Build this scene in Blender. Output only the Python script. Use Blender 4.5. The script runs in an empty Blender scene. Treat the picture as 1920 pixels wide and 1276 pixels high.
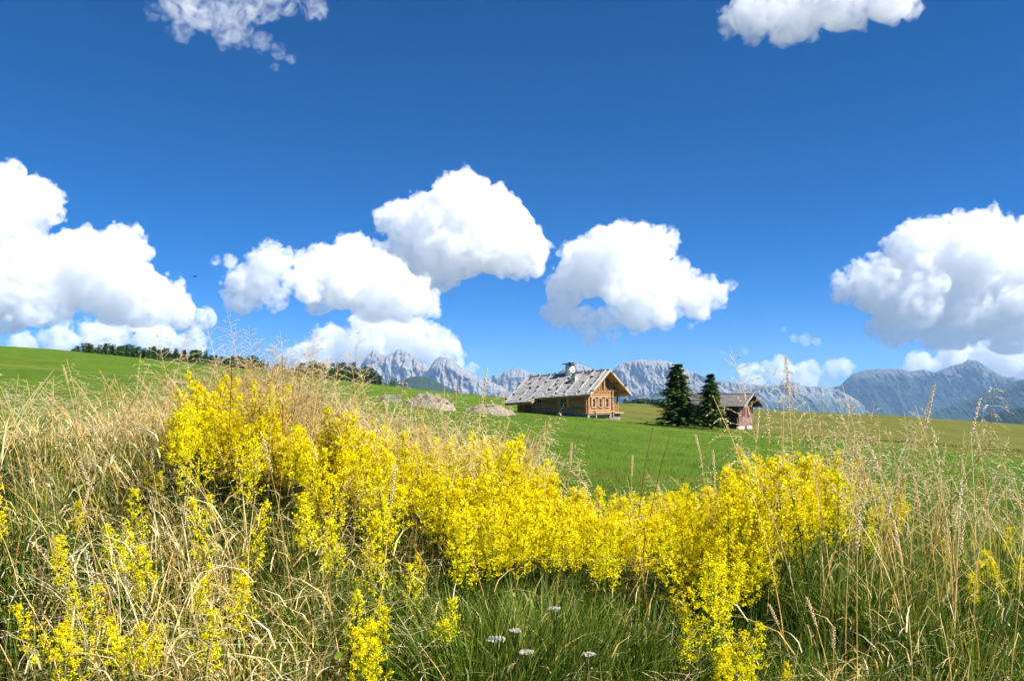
import bpy, bmesh, math, random
import numpy as np
from mathutils import Vector, Matrix, Euler
R = math.radians
rng = np.random.default_rng(7)
random.seed(7)
scn = bpy.context.scene
col = scn.collection

# ---------------------------------------------------------------- camera
F = 1663.0                       # focal length in photo pixels (1920 wide)
PITCH = math.atan((742 - 638) / F)
cam_d = bpy.data.cameras.new('camera'); cam = bpy.data.objects.new('camera', cam_d); col.objects.link(cam)
cam_d.sensor_width = 36.0; cam_d.lens = 36.0 * F / 1920
cam_d.clip_start = 0.05; cam_d.clip_end = 60000
cam.location = (0, 0, 0); cam.rotation_euler = (R(90) + PITCH, 0, 0)
scn.camera = cam

# ---------------------------------------------------------------- world, sun, exposure
SUN_EL, SUN_AZ = R(48), R(112)   # azimuth clockwise from +Y (the viewing direction)
w = bpy.data.worlds.new('World'); scn.world = w; w.use_nodes = True
wn = w.node_tree.nodes; wl = w.node_tree.links
sky = wn.new('ShaderNodeTexSky'); sky.sky_type = 'NISHITA'; sky.sun_disc = False
sky.sun_elevation = SUN_EL; sky.sun_rotation = SUN_AZ
sky.altitude = 2000; sky.air_density = 0.6; sky.dust_density = 0.0; sky.ozone_density = 10.0
hsv = wn.new('ShaderNodeHueSaturation'); hsv.inputs['Hue'].default_value = 0.5; hsv.inputs['Saturation'].default_value = 1.22
wl.new(sky.outputs[0], hsv.inputs['Color'])
wl.new(hsv.outputs[0], wn['Background'].inputs[0]); wn['Background'].inputs[1].default_value = 0.070
sun_d = bpy.data.lights.new('sun', 'SUN'); sun = bpy.data.objects.new('sun', sun_d); col.objects.link(sun)
sun_d.energy = 5.0; sun_d.angle = R(0.53); sun_d.color = (1, 0.95, 0.87)
S = Vector((math.sin(SUN_AZ) * math.cos(SUN_EL), math.cos(SUN_AZ) * math.cos(SUN_EL), math.sin(SUN_EL)))
sun.rotation_euler = S.to_track_quat('Z', 'Y').to_euler()
vs = scn.view_settings; vs.view_transform = 'Standard'; vs.look = 'None'; vs.gamma = 1; vs.use_curve_mapping = False
vs.exposure = 1.1
cy = scn.cycles
cy.use_denoising = True; cy.denoiser = 'OPENIMAGEDENOISE'
cy.max_bounces = 20; cy.diffuse_bounces = 2; cy.glossy_bounces = 2; cy.transmission_bounces = 4
cy.transparent_max_bounces = 12; cy.volume_bounces = 16; cy.volume_step_rate = 5
cy.use_adaptive_sampling = True; cy.adaptive_threshold = 0.03; cy.use_light_tree = False

def ray(px, py):                 # photo pixel -> direction with y = 1
    X = (px - 960) / F; Y = -(py - 638) / F
    c, s = math.cos(PITCH), math.sin(PITCH)
    y = c - s * Y; z = s + c * Y
    return X / y, z / y
def at(px, py, y):               # point at depth y seen at that pixel
    a, b = ray(px, py); return Vector((a * y, y, b * y))

def tag(o, label=None, cat=None, group=None, kind=None):
    if label: o['label'] = label
    if cat: o['category'] = cat
    if group: o['group'] = group
    if kind: o['kind'] = kind
    return o
def empty(name, loc=(0, 0, 0), rz=0.0):
    o = bpy.data.objects.new(name, None); col.objects.link(o); o.location = loc; o.rotation_euler = (0, 0, rz); return o

# ---------------------------------------------------------------- helpers
LAT = {}
def lattice(seed):
    if seed not in LAT: LAT[seed] = np.random.default_rng(seed).random((257, 257))
    return LAT[seed]
def vnoise(x, y, seed=0, per=256):
    G = lattice(seed); xi = np.floor(x).astype(int); yi = np.floor(y).astype(int); fx = x - xi; fy = y - yi
    fx = fx * fx * (3 - 2 * fx); fy = fy * fy * (3 - 2 * fy); xi %= per; yi %= per
    a = G[xi, yi]; b = G[xi + 1, yi]; c = G[xi, yi + 1]; d = G[xi + 1, yi + 1]
    return (a * (1 - fx) + b * fx) * (1 - fy) + (c * (1 - fx) + d * fx) * fy
def fbm(x, y, octv=5, seed=0, gain=.5, ridged=False):
    s = 0; amp = 1; tot = 0
    for i in range(octv):
        n = vnoise(x * 2 ** i + 17.3 * i, y * 2 ** i + 9.1 * i, seed + i)
        if ridged: n = 1 - np.abs(2 * n - 1)
        s = s + n * amp; tot += amp; amp *= gain
    return s / tot

def mat(name, build):
    m = bpy.data.materials.new(name); m.use_nodes = True
    n = m.node_tree.nodes; n.clear()
    out = n.new('ShaderNodeOutputMaterial')
    build(n, m.node_tree.links, out); return m
def ramp(n, l, fac, stops):
    r = n.new('ShaderNodeValToRGB'); e = r.color_ramp.elements
    while len(e) < len(stops): e.new(.5)
    for k, (p, c) in zip(e, stops): k.position = p; k.color = (*c, 1)
    if fac is not None: l.new(fac, r.inputs[0])
    return r.outputs[0]
def noise(n, l, vec, scale, detail=4, rough=.55):
    t = n.new('ShaderNodeTexNoise'); t.inputs['Scale'].default_value = scale; t.inputs['Detail'].default_value = detail
    t.inputs['Roughness'].default_value = rough
    if vec is not None: l.new(vec, t.inputs['Vector'])
    return t.outputs[0]
def mix(n, l, fac, a, b, mode='MIX'):
    m = n.new('ShaderNodeMix'); m.data_type = 'RGBA'; m.blend_type = mode
    for s_, v in ((0, fac), (6, a), (7, b)):
        if isinstance(v, (int, float)): m.inputs[s_].default_value = v
        elif isinstance(v, tuple): m.inputs[s_].default_value = (*v, 1)
        else: l.new(v, m.inputs[s_])
    return m.outputs[2]
def maths(n, l, op, a, b=None, clamp=False):
    m = n.new('ShaderNodeMath'); m.operation = op; m.use_clamp = clamp
    for i, v in enumerate((a, b)):
        if v is None: continue
        if isinstance(v, (int, float)): m.inputs[i].default_value = v
        else: l.new(v, m.inputs[i])
    return m.outputs[0]
def scaled(n, l, vec, sx, sy, sz):
    m = n.new('ShaderNodeMapping'); m.inputs['Scale'].default_value = (sx, sy, sz); l.new(vec, m.inputs['Vector']); return m.outputs[0]
def principled(n, l, out, color, rough=.8, bump=None, strength=.4, dist=.02, spec=.3):
    p = n.new('ShaderNodeBsdfPrincipled'); p.inputs['Roughness'].default_value = rough; p.inputs['Specular IOR Level'].default_value = spec
    if isinstance(color, tuple): p.inputs['Base Color'].default_value = (*color, 1)
    else: l.new(color, p.inputs['Base Color'])
    if bump is not None:
        b = n.new('ShaderNodeBump'); b.inputs['Strength'].default_value = strength; b.inputs['Distance'].default_value = dist
        l.new(bump, b.inputs['Height']); l.new(b.outputs[0], p.inputs['Normal'])
    l.new(p.outputs[0], out.inputs['Surface']); return p

def new_mesh(name, verts, faces, material=None, smooth=False):
    me = bpy.data.meshes.new(name); me.from_pydata(verts, [], faces)
    if material: me.materials.append(material)
    if smooth: me.polygons.foreach_set('use_smooth', [True] * len(me.polygons))
    return me
def np_mesh(name, V, Fc, material=None, tint=None, smooth=False):
    """V (n,3), Fc (m,k) arrays; tint (n,) float attribute"""
    me = bpy.data.meshes.new(name); k = Fc.shape[1]
    me.vertices.add(len(V)); me.vertices.foreach_set('co', np.ascontiguousarray(V, np.float32).ravel())
    me.loops.add(Fc.size); me.loops.foreach_set('vertex_index', np.ascontiguousarray(Fc, np.int32).ravel())
    me.polygons.add(len(Fc)); me.polygons.foreach_set('loop_start', np.arange(0, Fc.size, k, dtype=np.int32))
    if smooth: me.polygons.foreach_set('use_smooth', np.ones(len(Fc), bool))
    if tint is not None:
        a = me.attributes.new('tint', 'FLOAT', 'POINT'); a.data.foreach_set('value', np.ascontiguousarray(tint, np.float32))
    if material: me.materials.append(material)
    me.update(calc_edges=True); return me
def link(name, me, parent=None, loc=None, rz=None):
    o = bpy.data.objects.new(name, me); col.objects.link(o)
    if parent: o.parent = parent
    if loc is not None: o.location = loc
    if rz is not None: o.rotation_euler = (0, 0, rz)
    return o
class MB:                         # collects boxes, prisms and tubes into one mesh
    def __init__(s): s.v = []; s.f = []
    def add(s, v, f):
        b = len(s.v); s.v += [tuple(x) for x in v]; s.f += [tuple(i + b for i in q) for q in f]; return s
    def box(s, x0, x1, y0, y1, z0, z1):
        return s.add([(x0,y0,z0),(x1,y0,z0),(x1,y1,z0),(x0,y1,z0),(x0,y0,z1),(x1,y0,z1),(x1,y1,z1),(x0,y1,z1)],
                     [(0,3,2,1),(4,5,6,7),(0,1,5,4),(1,2,6,5),(2,3,7,6),(3,0,4,7)])
    def slab(s, quad, t):         # a thick panel: quad of 4 points, thickness t along its normal
        q = [Vector(p) for p in quad]; nn = (q[1] - q[0]).cross(q[3] - q[0]).normalized() * t
        return s.add(q + [p + nn for p in q], [(0,3,2,1),(4,5,6,7),(0,1,5,4),(1,2,6,5),(2,3,7,6),(3,0,4,7)])
    def tube(s, a, b, r, r2=None, k=8, jitter=0):
        a = Vector(a); b = Vector(b); r2 = r if r2 is None else r2
        q = (b - a).to_track_quat('Z', 'Y'); v = []
        for p, rr in ((a, r), (b, r2)):
            for i in range(k):
                t = 2 * math.pi * i / k; v.append(p + q @ Vector((rr * math.cos(t), rr * math.sin(t), 0)))
        return s.add(v, [(i, (i + 1) % k, k + (i + 1) % k, k + i) for i in range(k)] + [tuple(range(k - 1, -1, -1)), tuple(range(k, 2 * k))])
    def mesh(s, name, m, smooth=False): return new_mesh(name, s.v, s.f, m, smooth)
    def build(s, name, m, parent=None, **kw): return link(name, s.mesh(name, m), parent, **kw)
# ---------------------------------------------------------------- terrain
SK = np.array([(-900,560),(-400,606),(0,648),(130,657),(300,674),(420,687),(560,706),(720,722),(830,735),(950,745),(1170,756),(1450,769),(1700,780),(1920,796),(2300,820),(2900,850)], float)
SKU = np.array([ray(a, b)[0] for a, b in SK]); SKB = np.array([ray(a, b)[1] for a, b in SK])
BX = np.array([-8,-3.2,-1.85,-1.4,-.98,-.5,0,.37,.65,1.04,1.52,2.2,3.5,8])             # across the bank (m)
BZ = np.array([-.2,-.28,-.33,-.29,-.27,-.44,-.58,-.70,-.74,-.68,-.70,-.74,-.8,-.9])    # its crest height
YC, Y1 = 190.0, 11.0
def meadow(x, y):
    yy = np.clip(y, Y1, YC); u = x / yy
    zc = np.interp(u, SKU, SKB) * YC
    z1 = np.interp(u, [-.6, -.2, .1, .6], [-1.0, -1.25, -1.5, -1.6])
    dip = np.interp(u, [-.4, .0, .08, .26, .6], [.6, 1.0, 1.15, 1.7, 2.0])
    t = (yy - Y1) / (YC - Y1)
    z = z1 + (zc - z1) * t - 4 * dip * t * (1 - t)
    far = np.maximum(y - YC, 0)
    z = z - np.where(far < 300, .0011 * far ** 2, 99 + .2 * (far - 300))
    z = np.maximum(z, -230 + 0 * z)
    z = z + (fbm(x * .11, y * .07, 3, 41) - .5) * .5 * np.clip((y - 12) / 40, 0, 1) * np.clip((YC + 60 - y) / 60, .2, 1)
    return z
def ground_z(x, y):
    x = np.asarray(x, float); y = np.asarray(y, float)
    zm = meadow(x, y)
    zb = np.interp(x, BX, BZ) + (fbm(x * 1.1 + 5, y * 1.1, 3, 11) - .5) * .12
    yc = 3.2 + .25 * np.sin(x * 1.3)
    face = zb - (yc - y) * (zb + 1.0) / 1.75
    road = -1.12 + 0 * x
    near = np.where(y < yc, np.maximum(face, road), zb)
    t = np.clip((y - yc - .5) / 6.0, 0, 1); t = t * t * (3 - 2 * t)
    return near * (1 - t) + zm * t
gy = np.concatenate([np.linspace(-60, 0, 8), np.linspace(.5, 9, 60)[0:], np.geomspace(9.4, 260, 110), np.geomspace(270, 40000, 40)])
gu = np.linspace(-1, 1, 161); gu = np.sign(gu) * np.abs(gu) ** 1.25
YY, UU = np.meshgrid(gy, gu, indexing='ij')
XX = UU * (7 + 1.15 * np.maximum(YY, 0) + 60 * (YY < 0))
ZZ = ground_z(XX, YY)
nr, nc = XX.shape
idx = np.arange(nr * nc).reshape(nr, nc)
gf = np.stack([idx[:-1, :-1], idx[:-1, 1:], idx[1:, 1:], idx[1:, :-1]], -1).reshape(-1, 4)
def m_ground(n, l, out):
    geo = n.new('ShaderNodeNewGeometry'); pos = geo.outputs['Position']
    sep = n.new('ShaderNodeSeparateXYZ'); l.new(pos, sep.inputs[0]); X, Y = sep.outputs[0], sep.outputs[1]
    fine = noise(n, l, pos, 9, 6, .7); med = noise(n, l, pos, .35, 4, .6); big = noise(n, l, scaled(n, l, pos, .02, .06, .02), 1, 3)
    green = ramp(n, l, fine, [(.25, (.032, .072, .003)), (.55, (.078, .145, .007)), (.8, (.15, .22, .014))])
    green = mix(n, l, .5, green, ramp(n, l, med, [(.3, (.032, .082, .004)), (.7, (.13, .20, .012))]))
    olive = ramp(n, l, fine, [(.25, (.062, .078, .011)), (.55, (.125, .132, .020)), (.8, (.20, .19, .04))])
    # unmown, yellower grass beyond a boundary that runs back from the right side, cut by old cart tracks
    wob = maths(n, l, 'MULTIPLY', maths(n, l, 'SUBTRACT', med, .5), 22)
    e1 = maths(n, l, 'ADD', maths(n, l, 'SUBTRACT', Y, maths(n, l, 'SUBTRACT', 150, maths(n, l, 'MULTIPLY', X, 2.3))), wob)
    f1 = maths(n, l, 'MULTIPLY', maths(n, l, 'ADD', e1, 8), .06, True)
    right = maths(n, l, 'MULTIPLY', maths(n, l, 'SUBTRACT', X, -8), .05, True)
    f1 = maths(n, l, 'MULTIPLY', f1, right)
    c = mix(n, l, f1, green, olive)
    st = noise(n, l, scaled(n, l, pos, .012, .09, .05), 1, 3)
    patch = maths(n, l, 'MULTIPLY', maths(n, l, 'SUBTRACT', st, .54), 9, True)
    c = mix(n, l, maths(n, l, 'MULTIPLY', patch, .6), c, (.17, .155, .03))
    weed = maths(n, l, 'MULTIPLY', maths(n, l, 'SUBTRACT', noise(n, l, scaled(n, l, pos, .25, .12, .2), 1, 5, .7), .57), 9, True)
    c = mix(n, l, maths(n, l, 'MULTIPLY', weed, .5), c, (.02, .05, .006))
    wv = maths(n, l, 'SINE', maths(n, l, 'ADD', maths(n, l, 'MULTIPLY', Y, .16), maths(n, l, 'ADD', maths(n, l, 'MULTIPLY', X, .12), maths(n, l, 'MULTIPLY', med, 2))))
    tr = maths(n, l, 'MULTIPLY', maths(n, l, 'SUBTRACT', wv, .9), 10, True)
    c = mix(n, l, maths(n, l, 'MULTIPLY', maths(n, l, 'MULTIPLY', tr, f1), .55), c, (.06, .045, .012))
    soil = ramp(n, l, fine, [(.3, (.012, .010, .005)), (.6, (.045, .035, .016)), (.85, (.12, .09, .045))])
    nearf = maths(n, l, 'MULTIPLY', maths(n, l, 'SUBTRACT', 6.0, Y), .6, True)
    c = mix(n, l, nearf, c, soil)
    farf = maths(n, l, 'MULTIPLY', maths(n, l, 'SUBTRACT', Y, 320), .003, True)
    c = mix(n, l, farf, c, (.13, .135, .09))
    principled(n, l, out, c, .95, bump=fine, strength=.8, dist=.12, spec=.1)
M_ground = mat('meadow_ground', m_ground)
V = np.stack([XX, YY, ZZ], -1).reshape(-1, 3)
o = link('ground', np_mesh('ground', V, gf, M_ground, smooth=True)); tag(o, kind='structure', label='mown green meadow sloping down behind the flower bank')

# ---------------------------------------------------------------- mountains
def m_mountain(name, rock, rock2, green, gline, gamt):
    def f(n, l, out):
        geo = n.new('ShaderNodeNewGeometry'); pos = geo.outputs['Position']
        sep = n.new('ShaderNodeSeparateXYZ'); l.new(pos, sep.inputs[0])
        ns = n.new('ShaderNodeSeparateXYZ'); l.new(geo.outputs['Normal'], ns.inputs[0])
        a = noise(n, l, scaled(n, l, pos, .016, .016, .007), 1, 10, .75); b = noise(n, l, scaled(n, l, pos, .002, .002, .03), 1, 6, .6)
        c = ramp(n, l, a, [(.3, rock2), (.62, rock)])
        c = mix(n, l, .35, c, ramp(n, l, b, [(.35, rock2), (.65, rock)]))
        g = maths(n, l, 'MULTIPLY', maths(n, l, 'SUBTRACT', gline, maths(n, l, 'ADD', sep.outputs[2], maths(n, l, 'MULTIPLY', a, 160))), .012, True)
        g2 = maths(n, l, 'MULTIPLY', maths(n, l, 'SUBTRACT', ns.outputs[2], .45), 4, True)
        g = maths(n, l, 'MULTIPLY', maths(n, l, 'MULTIPLY', g, gamt), maths(n, l, 'ADD', maths(n, l, 'MULTIPLY', g2, .6), .4))
        c = mix(n, l, g, c, mix(n, l, b, green, tuple(v * .45 for v in green)))
        principled(n, l, out, c, .95, bump=a, strength=1.0, dist=25, spec=.1)
    return mat(name, f)
M_dolomite = m_mountain('pale_rock', (.37, .35, .33), (.115, .11, .11), (.05, .08, .03), 130, .9)
M_plateau = m_mountain('plateau_rock', (.30, .30, .28), (.10, .11, .11), (.05, .085, .035), 80, .9)
M_dark = m_mountain('dark_rock', (.17, .17, .165), (.06, .07, .06), (.03, .06, .022), 300, 1.0)
M_green = m_mountain('grass_hill', (.08, .10, .05), (.05, .065, .035), (.045, .075, .03), 800, 1.0)
M_forest = m_mountain('forest_hill', (.02, .035, .015), (.012, .022, .01), (.02, .04, .012), 800, 1.0)
def mountain(label, D, prof, material, rough=.16, base_py=785, steep=1.15, seed=0, colpx=1.2, rows=70, jag=2.0, vs_=1.0, shelf=None):
    prof = np.array(prof, float)
    px = np.arange(prof[0, 0], prof[-1, 0] + .1, colpx)
    py = np.interp(px, prof[:, 0], prof[:, 1])
    edge = np.clip(np.minimum(px - px[0], px[-1] - px) / 15, 0, 1)
    py = py + (fbm(px * .13, px * 0 + seed, 4, seed + 3, ridged=True) - .55) * 2 * jag * edge
    k = D / F
    cr = np.array([at(a, b, D) for a, b in zip(px, py)])
    zb = at(960, base_py, D).z
    H = np.maximum(cr[:, 2] - zb, 5)
    t = np.concatenate([-np.linspace(1, .05, 10) ** 1.0, np.linspace(0, 1, rows) ** 1.15])     # <0 back side, >0 front face
    T, _ = np.meshgrid(t, px, indexing='ij')
    Hh = H[None, :]
    Z = cr[None, :, 2] - np.abs(T) * Hh
    if shelf is not None: Z = cr[None, :, 2] - np.interp(np.abs(T), *shelf) * Hh
    dep = np.abs(T) ** 1.25 * Hh * steep
    Y = D - np.sign(T) * dep
    X = np.repeat(cr[None, :, 0], len(t), 0) * (Y / D)
    # ribs and gullies: ridged noise, stretched down the slope
    s = k * 16 * vs_
    fx, fz = X / s, Z / (s * 1.9)
    rib = fbm(fx + .35 * fz, fz + seed, 5, seed + 20, .55, True) - .5
    lump = fbm(X / (s * 2.6) + 3, Z / (s * 3.4) + seed, 3, seed + 50) - .5
    env = np.clip(np.abs(T) * 7, 0, 1)
    Y = Y - env * (rib * 1.5 * rough * Hh + lump * 2.5 * rough * Hh + (fbm(fx * 3.1 + 7, fz * 1.6, 5, seed + 33, .65, True) - .5) * 1.5 * rough * Hh)
    X = X + env * (fbm(fx * 1.7 + 40, fz * 1.7, 4, seed + 70) - .5) * rough * Hh * .5
    Z = Z + env * (fbm(fx * 2.3, fz * 2.3 + 9, 4, seed + 90) - .5) * rough * Hh * .35
    n_, m_ = X.shape; ii = np.arange(n_ * m_).reshape(n_, m_)
    fc = np.stack([ii[:-1, :-1], ii[1:, :-1], ii[1:, 1:], ii[:-1, 1:]], -1).reshape(-1, 4)
    o = link('mountain', np_mesh('mountain', np.stack([X, Y, Z], -1).reshape(-1, 3), fc, material, smooth=False))
    return tag(o, label, kind='structure')
mountain('jagged pale grey double peak under low cloud', 9000, [(630,735),(655,702),(672,690),(686,670),(700,657),(712,661),(722,669),(735,662),(746,655),(760,658),(775,668),(790,676),(806,688),(840,712),(900,738),(930,748)], M_dolomite, .2, seed=1, jag=2.6)
mountain('pointed grey peak with dark ribbed flank beside the jagged double peak', 8800, [(770,735),(790,712),(806,688),(815,673),(828,667),(842,672),(855,680),(870,692),(885,700),(900,707),(925,716),(945,726),(965,738),(990,750)], M_dolomite, .2, seed=5, jag=2.4)
mountain('ragged low grey ridge above the cabin eaves', 10500, [(880,735),(905,722),(917,708),(925,703),(938,702),(950,693),(963,689),(978,692),(992,699),(1010,700),(1030,704),(1060,716),(1100,735)], M_dolomite, .2, seed=9, jag=3.0)
mountain('pale ridge slanting down behind the cabin roof', 10200, [(1010,735),(1035,708),(1055,690),(1070,680),(1080,678),(1092,683),(1110,690),(1135,697),(1160,703),(1190,720),(1230,740)], M_dolomite, .18, seed=13, jag=1.6)
mountain('broad massive flat topped rock mountain behind the spruces', 8600, [(1090,745),(1120,715),(1140,699),(1150,692),(1160,683),(1175,677),(1200,674),(1225,674),(1243,675),(1262,680),(1282,690),(1300,696),(1315,704),(1335,714),(1365,732),(1400,748)], M_dolomite, .22, seed=17, jag=1.6, vs_=1.4)
mountain('long low pale plateau with dark cliffs', 9200, [(1290,735),(1320,716),(1345,712),(1380,717),(1420,721),(1460,721),(1475,716),(1490,716),(1505,723),(1540,724),(1570,730),(1600,745),(1620,760)], M_plateau, .2, seed=23, jag=1.0, steep=3.0, shelf=([0,.25,.35,.75,1],[0,.06,.3,.8,1]))
mountain('dark blue mountain with pointed rocky summit', 9800, [(1500,752),(1540,732),(1575,722),(1590,708),(1602,699),(1620,693),(1650,691),(1690,691),(1705,696),(1730,692),(1750,698),(1770,690),(1790,684),(1805,680),(1815,675),(1830,675),(1842,681),(1855,692),(1875,702),(1900,711),(1930,720),(1980,735),(2040,755)], M_dark, .22, seed=29, jag=1.8, vs_=1.6)
mountain('faint distant blue peaks at the edge of view', 12000, [(1850,735),(1880,712),(1895,705),(1905,708),(1920,713),(1950,700),(2000,690),(2060,700),(2120,730)], M_dark, .2, seed=33, jag=1.5)
mountain('green grassy mountain slope at the edge of view', 6800, [(1740,775),(1800,755),(1840,738),(1880,722),(1915,712),(1960,700),(2040,690),(2120,700),(2200,740)], M_green, .2, base_py=800, seed=37, jag=1.0)
mountain('dark wooded hill low behind the meadow edge', 3600, [(1780,800),(1830,784),(1870,772),(1920,763),(1980,757),(2080,760),(2180,790)], M_forest, .12, base_py=815, seed=41, jag=2.0)
mountain('rounded green hill in front of the jagged peaks', 4200, [(700,750),(725,736),(745,722),(765,708),(782,704),(800,707),(820,715),(845,728),(875,740),(900,748)], M_green, .05, base_py=760, seed=45, jag=.6, steep=2.2)
# ---------------------------------------------------------------- wood, stone, glass
def m_wood(name, a, b, axis=(1, 12, 12), rough=.75):
    def f(n, l, out):
        tc = n.new('ShaderNodeTexCoord'); oi = n.new('ShaderNodeObjectInfo')
        v = n.new('ShaderNodeVectorMath'); v.operation = 'ADD'; l.new(tc.outputs['Object'], v.inputs[0]); l.new(oi.outputs['Random'], v.inputs[1])
        g = noise(n, l, scaled(n, l, v.outputs[0], *axis), 1.5, 6, .65); st = noise(n, l, v.outputs[0], .9, 3)
        c = ramp(n, l, g, [(.3, b), (.7, a)]); c = mix(n, l, maths(n, l, 'MULTIPLY', st, .5), c, tuple(x * .6 for x in b))
        t = n.new('ShaderNodeHueSaturation'); l.new(maths(n, l, 'ADD', maths(n, l, 'MULTIPLY', oi.outputs['Random'], .5), .75), t.inputs['Value']); l.new(c, t.inputs['Color'])
        principled(n, l, out, t.outputs[0], rough, bump=g, strength=.5, dist=.02)
    return mat(name, f)
def m_plain(name, a, b, scale=4, rough=.85, bump=.4, dist=.02, spec=.2):
    def f(n, l, out):
        tc = n.new('ShaderNodeTexCoord'); g = noise(n, l, tc.outputs['Object'], scale, 6, .65)
        principled(n, l, out, ramp(n, l, g, [(.3, b), (.7, a)]), rough, bump=g, strength=bump, dist=dist, spec=spec)
    return mat(name, f)
M_log = m_wood('honey_log', (.60, .32, .14), (.36, .175, .07))
M_board = m_wood('brown_board', (.38, .20, .09), (.18, .09, .04))
M_pale = m_wood('pale_fascia', (.62, .50, .36), (.42, .33, .24))
M_shutter = m_wood('shutter_wood', (.66, .40, .17), (.44, .24, .09))
M_shingle = m_wood('grey_shingle', (.47, .46, .455), (.22, .215, .215), (3, 3, 3))
M_batten = m_wood('silver_batten', (.50, .47, .42), (.33, .30, .27))
M_stone = m_plain('field_stone', (.34, .32, .29), (.13, .12, .11), 3)
M_darkstone = m_plain('roof_stone', (.15, .145, .135), (.06, .056, .05), 3)
M_plaster = m_plain('white_plaster', (.74, .73, .70), (.50, .49, .46), 2.5)
M_soot = m_plain('sooty_slab', (.16, .16, .16), (.08, .08, .08), 3)
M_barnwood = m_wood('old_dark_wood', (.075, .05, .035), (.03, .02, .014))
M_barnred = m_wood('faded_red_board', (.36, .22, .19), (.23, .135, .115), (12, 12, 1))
M_barnroof = m_wood('weathered_shingle', (.25, .235, .21), (.14, .13, .115), (3, 3, 3))
M_shutred = m_plain('dark_red_shutter', (.20, .035, .03), (.12, .02, .02), 6)
M_greywood = m_wood('silver_wood', (.46, .44, .41), (.24, .22, .2))
def m_glass(n, l, out): principled(n, l, out, (.012, .016, .02), .06, spec=.6)
M_glass = mat('window_glass', m_glass)

def rough_stone(seed, squash=.7, k=1):
    g = np.random.default_rng(seed); bm = bmesh.new(); bmesh.ops.create_icosphere(bm, subdivisions=k, radius=1)
    for v in bm.verts: v.co *= float(g.uniform(.75, 1.2)); v.co.z *= squash
    me = bpy.data.meshes.new('stone'); bm.to_mesh(me); bm.free(); return me
def shingle_slope(e0, e1, r0, r1, row=.34, w=.3, t=.035, seed=0, gap=.012):
    """boards in overlapping courses from eave (e0..e1) up to ridge (r0..r1)"""
    g = random.Random(seed); e0, e1, r0, r1 = map(Vector, (e0, e1, r0, r1)); B = MB()
    up = (r0 - e0); n = int(up.length / row); run = (e1 - e0).length
    nn = (e1 - e0).cross(r0 - e0).normalized()
    if nn.z < 0: nn = -nn
    for i in range(n + 1):
        f0 = max(0, i / n - .012); f1 = min(1.0, (i + 1.35) / n)
        if i == n: continue
        A0 = e0.lerp(r0, f0); A1 = e1.lerp(r1, f0); C0 = e0.lerp(r0, f1); C1 = e1.lerp(r1, f1)
        s = 0.0
        while s < 1:
            ww = w * g.uniform(.6, 1.5) / run; s2 = min(1, s + ww); lift = .05 + g.uniform(0, .03); slip = g.uniform(-.02, .02)
            a = A0.lerp(A1, s) + (e0 - r0).normalized() * slip; b = A0.lerp(A1, s2 - gap / run) + (e0 - r0).normalized() * slip
            c = C0.lerp(C1, s2 - gap / run); d = C0.lerp(C1, s)
            a2, b2 = a + nn * lift, b + nn * lift; c2, d2 = c + nn * .012, d + nn * .012
            B.add([a2, b2, c2, d2, a2 + nn * t, b2 + nn * t, c2 + nn * t, d2 + nn * t], [(0,3,2,1),(4,5,6,7),(0,1,5,4),(1,2,6,5),(2,3,7,6),(3,0,4,7)])
            s = s2
    return B

# ---------------------------------------------------------------- log cabin
K = 105.0
hx = (1067 - 960) / F * K
HA = R(-35); HP = Vector((at(1067, 742, K + 1.0).x, K + 1.0, 0)); HP.z = float(ground_z(HP.x, HP.y - 4)) + .05
cabin = empty('log_cabin', HP, HA); cabin.scale = (1.03,) * 3; tag(cabin, 'honey brown log cabin with stone weighted grey shingle roof', 'cabin')
L, Wd = 8.9, 7.2; x1 = L / 2; x0 = -L / 2; yf, yb = -Wd / 2, Wd / 2; yw = yb - 1.7        # yw: the wall stops here, then an open porch
EV, RG = 2.75, 5.05                                                                     # wall top, ridge
plinth = MB().box(x0 - .1, x1 + .15, yf - .1, yb + .25, -1.2, .22).build('stone_plinth', M_stone, cabin)
logs = {}
def log_run(a, b, r, n_, parent, skip=None, start={}):
    a, b = Vector(a), Vector(b)
    for i in range(n_):
        z = .22 + r + i * 2 * r * .94
        segs = [(start.get(i, 0), 1)]
        if skip:
            for (s0, s1, z0, z1) in skip:
                if z0 < z < z1:
                    segs = [q for p_ in segs for q in ([(p_[0], s0), (s1, p_[1])] if p_[0] < s0 and s1 < p_[1] else [p_])]
        for s0, s1 in segs:
            p = a.lerp(b, s0); q = a.lerp(b, s1); ln = (q - p).length; key = round(ln, 2)
            if key not in logs:
                logs[key] = MB().tube((0, 0, 0), (key, 0, 0), r, k=10).mesh('log', M_log)
            o = link('log', logs[key], parent); o.location = (p.x, p.y, z); o.rotation_euler = (0, 0, math.atan2((q - p).y, (q - p).x))
NL = 10; LR = .135
cw = empty('log_wall'); cw.parent = cabin
# window openings as fractions along the wall
log_run((x0 - .28, yf, 0), (x1 + .28, yf, 0), LR, NL, cw, skip=[(.60, .72, .85, 2.05), (.28, .36, .95, 1.9)], start={8: .5, 9: .88})
log_run((x0 - .28, yw, 0), (x1 + .28, yw, 0), LR, NL, cw, start={9: .5})
log_run((x1, yf - .28, 0), (x1, yw + .28, 0), LR, NL, cw, skip=[(.13, .88, .95, 1.95)])
log_run((x0, yf - .28, 0), (x0, yb, 0), LR, NL - 2, cw)
B = MB().box(x0 + .12, x1 - .12, yf + .12, yw - .12, .2, 2.1); B.v = [(a, b, c + (.55 if a > 0 and c > 1 else 0)) for a, b, c in B.v]; B.build('inner_room', M_board, cw)
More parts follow.
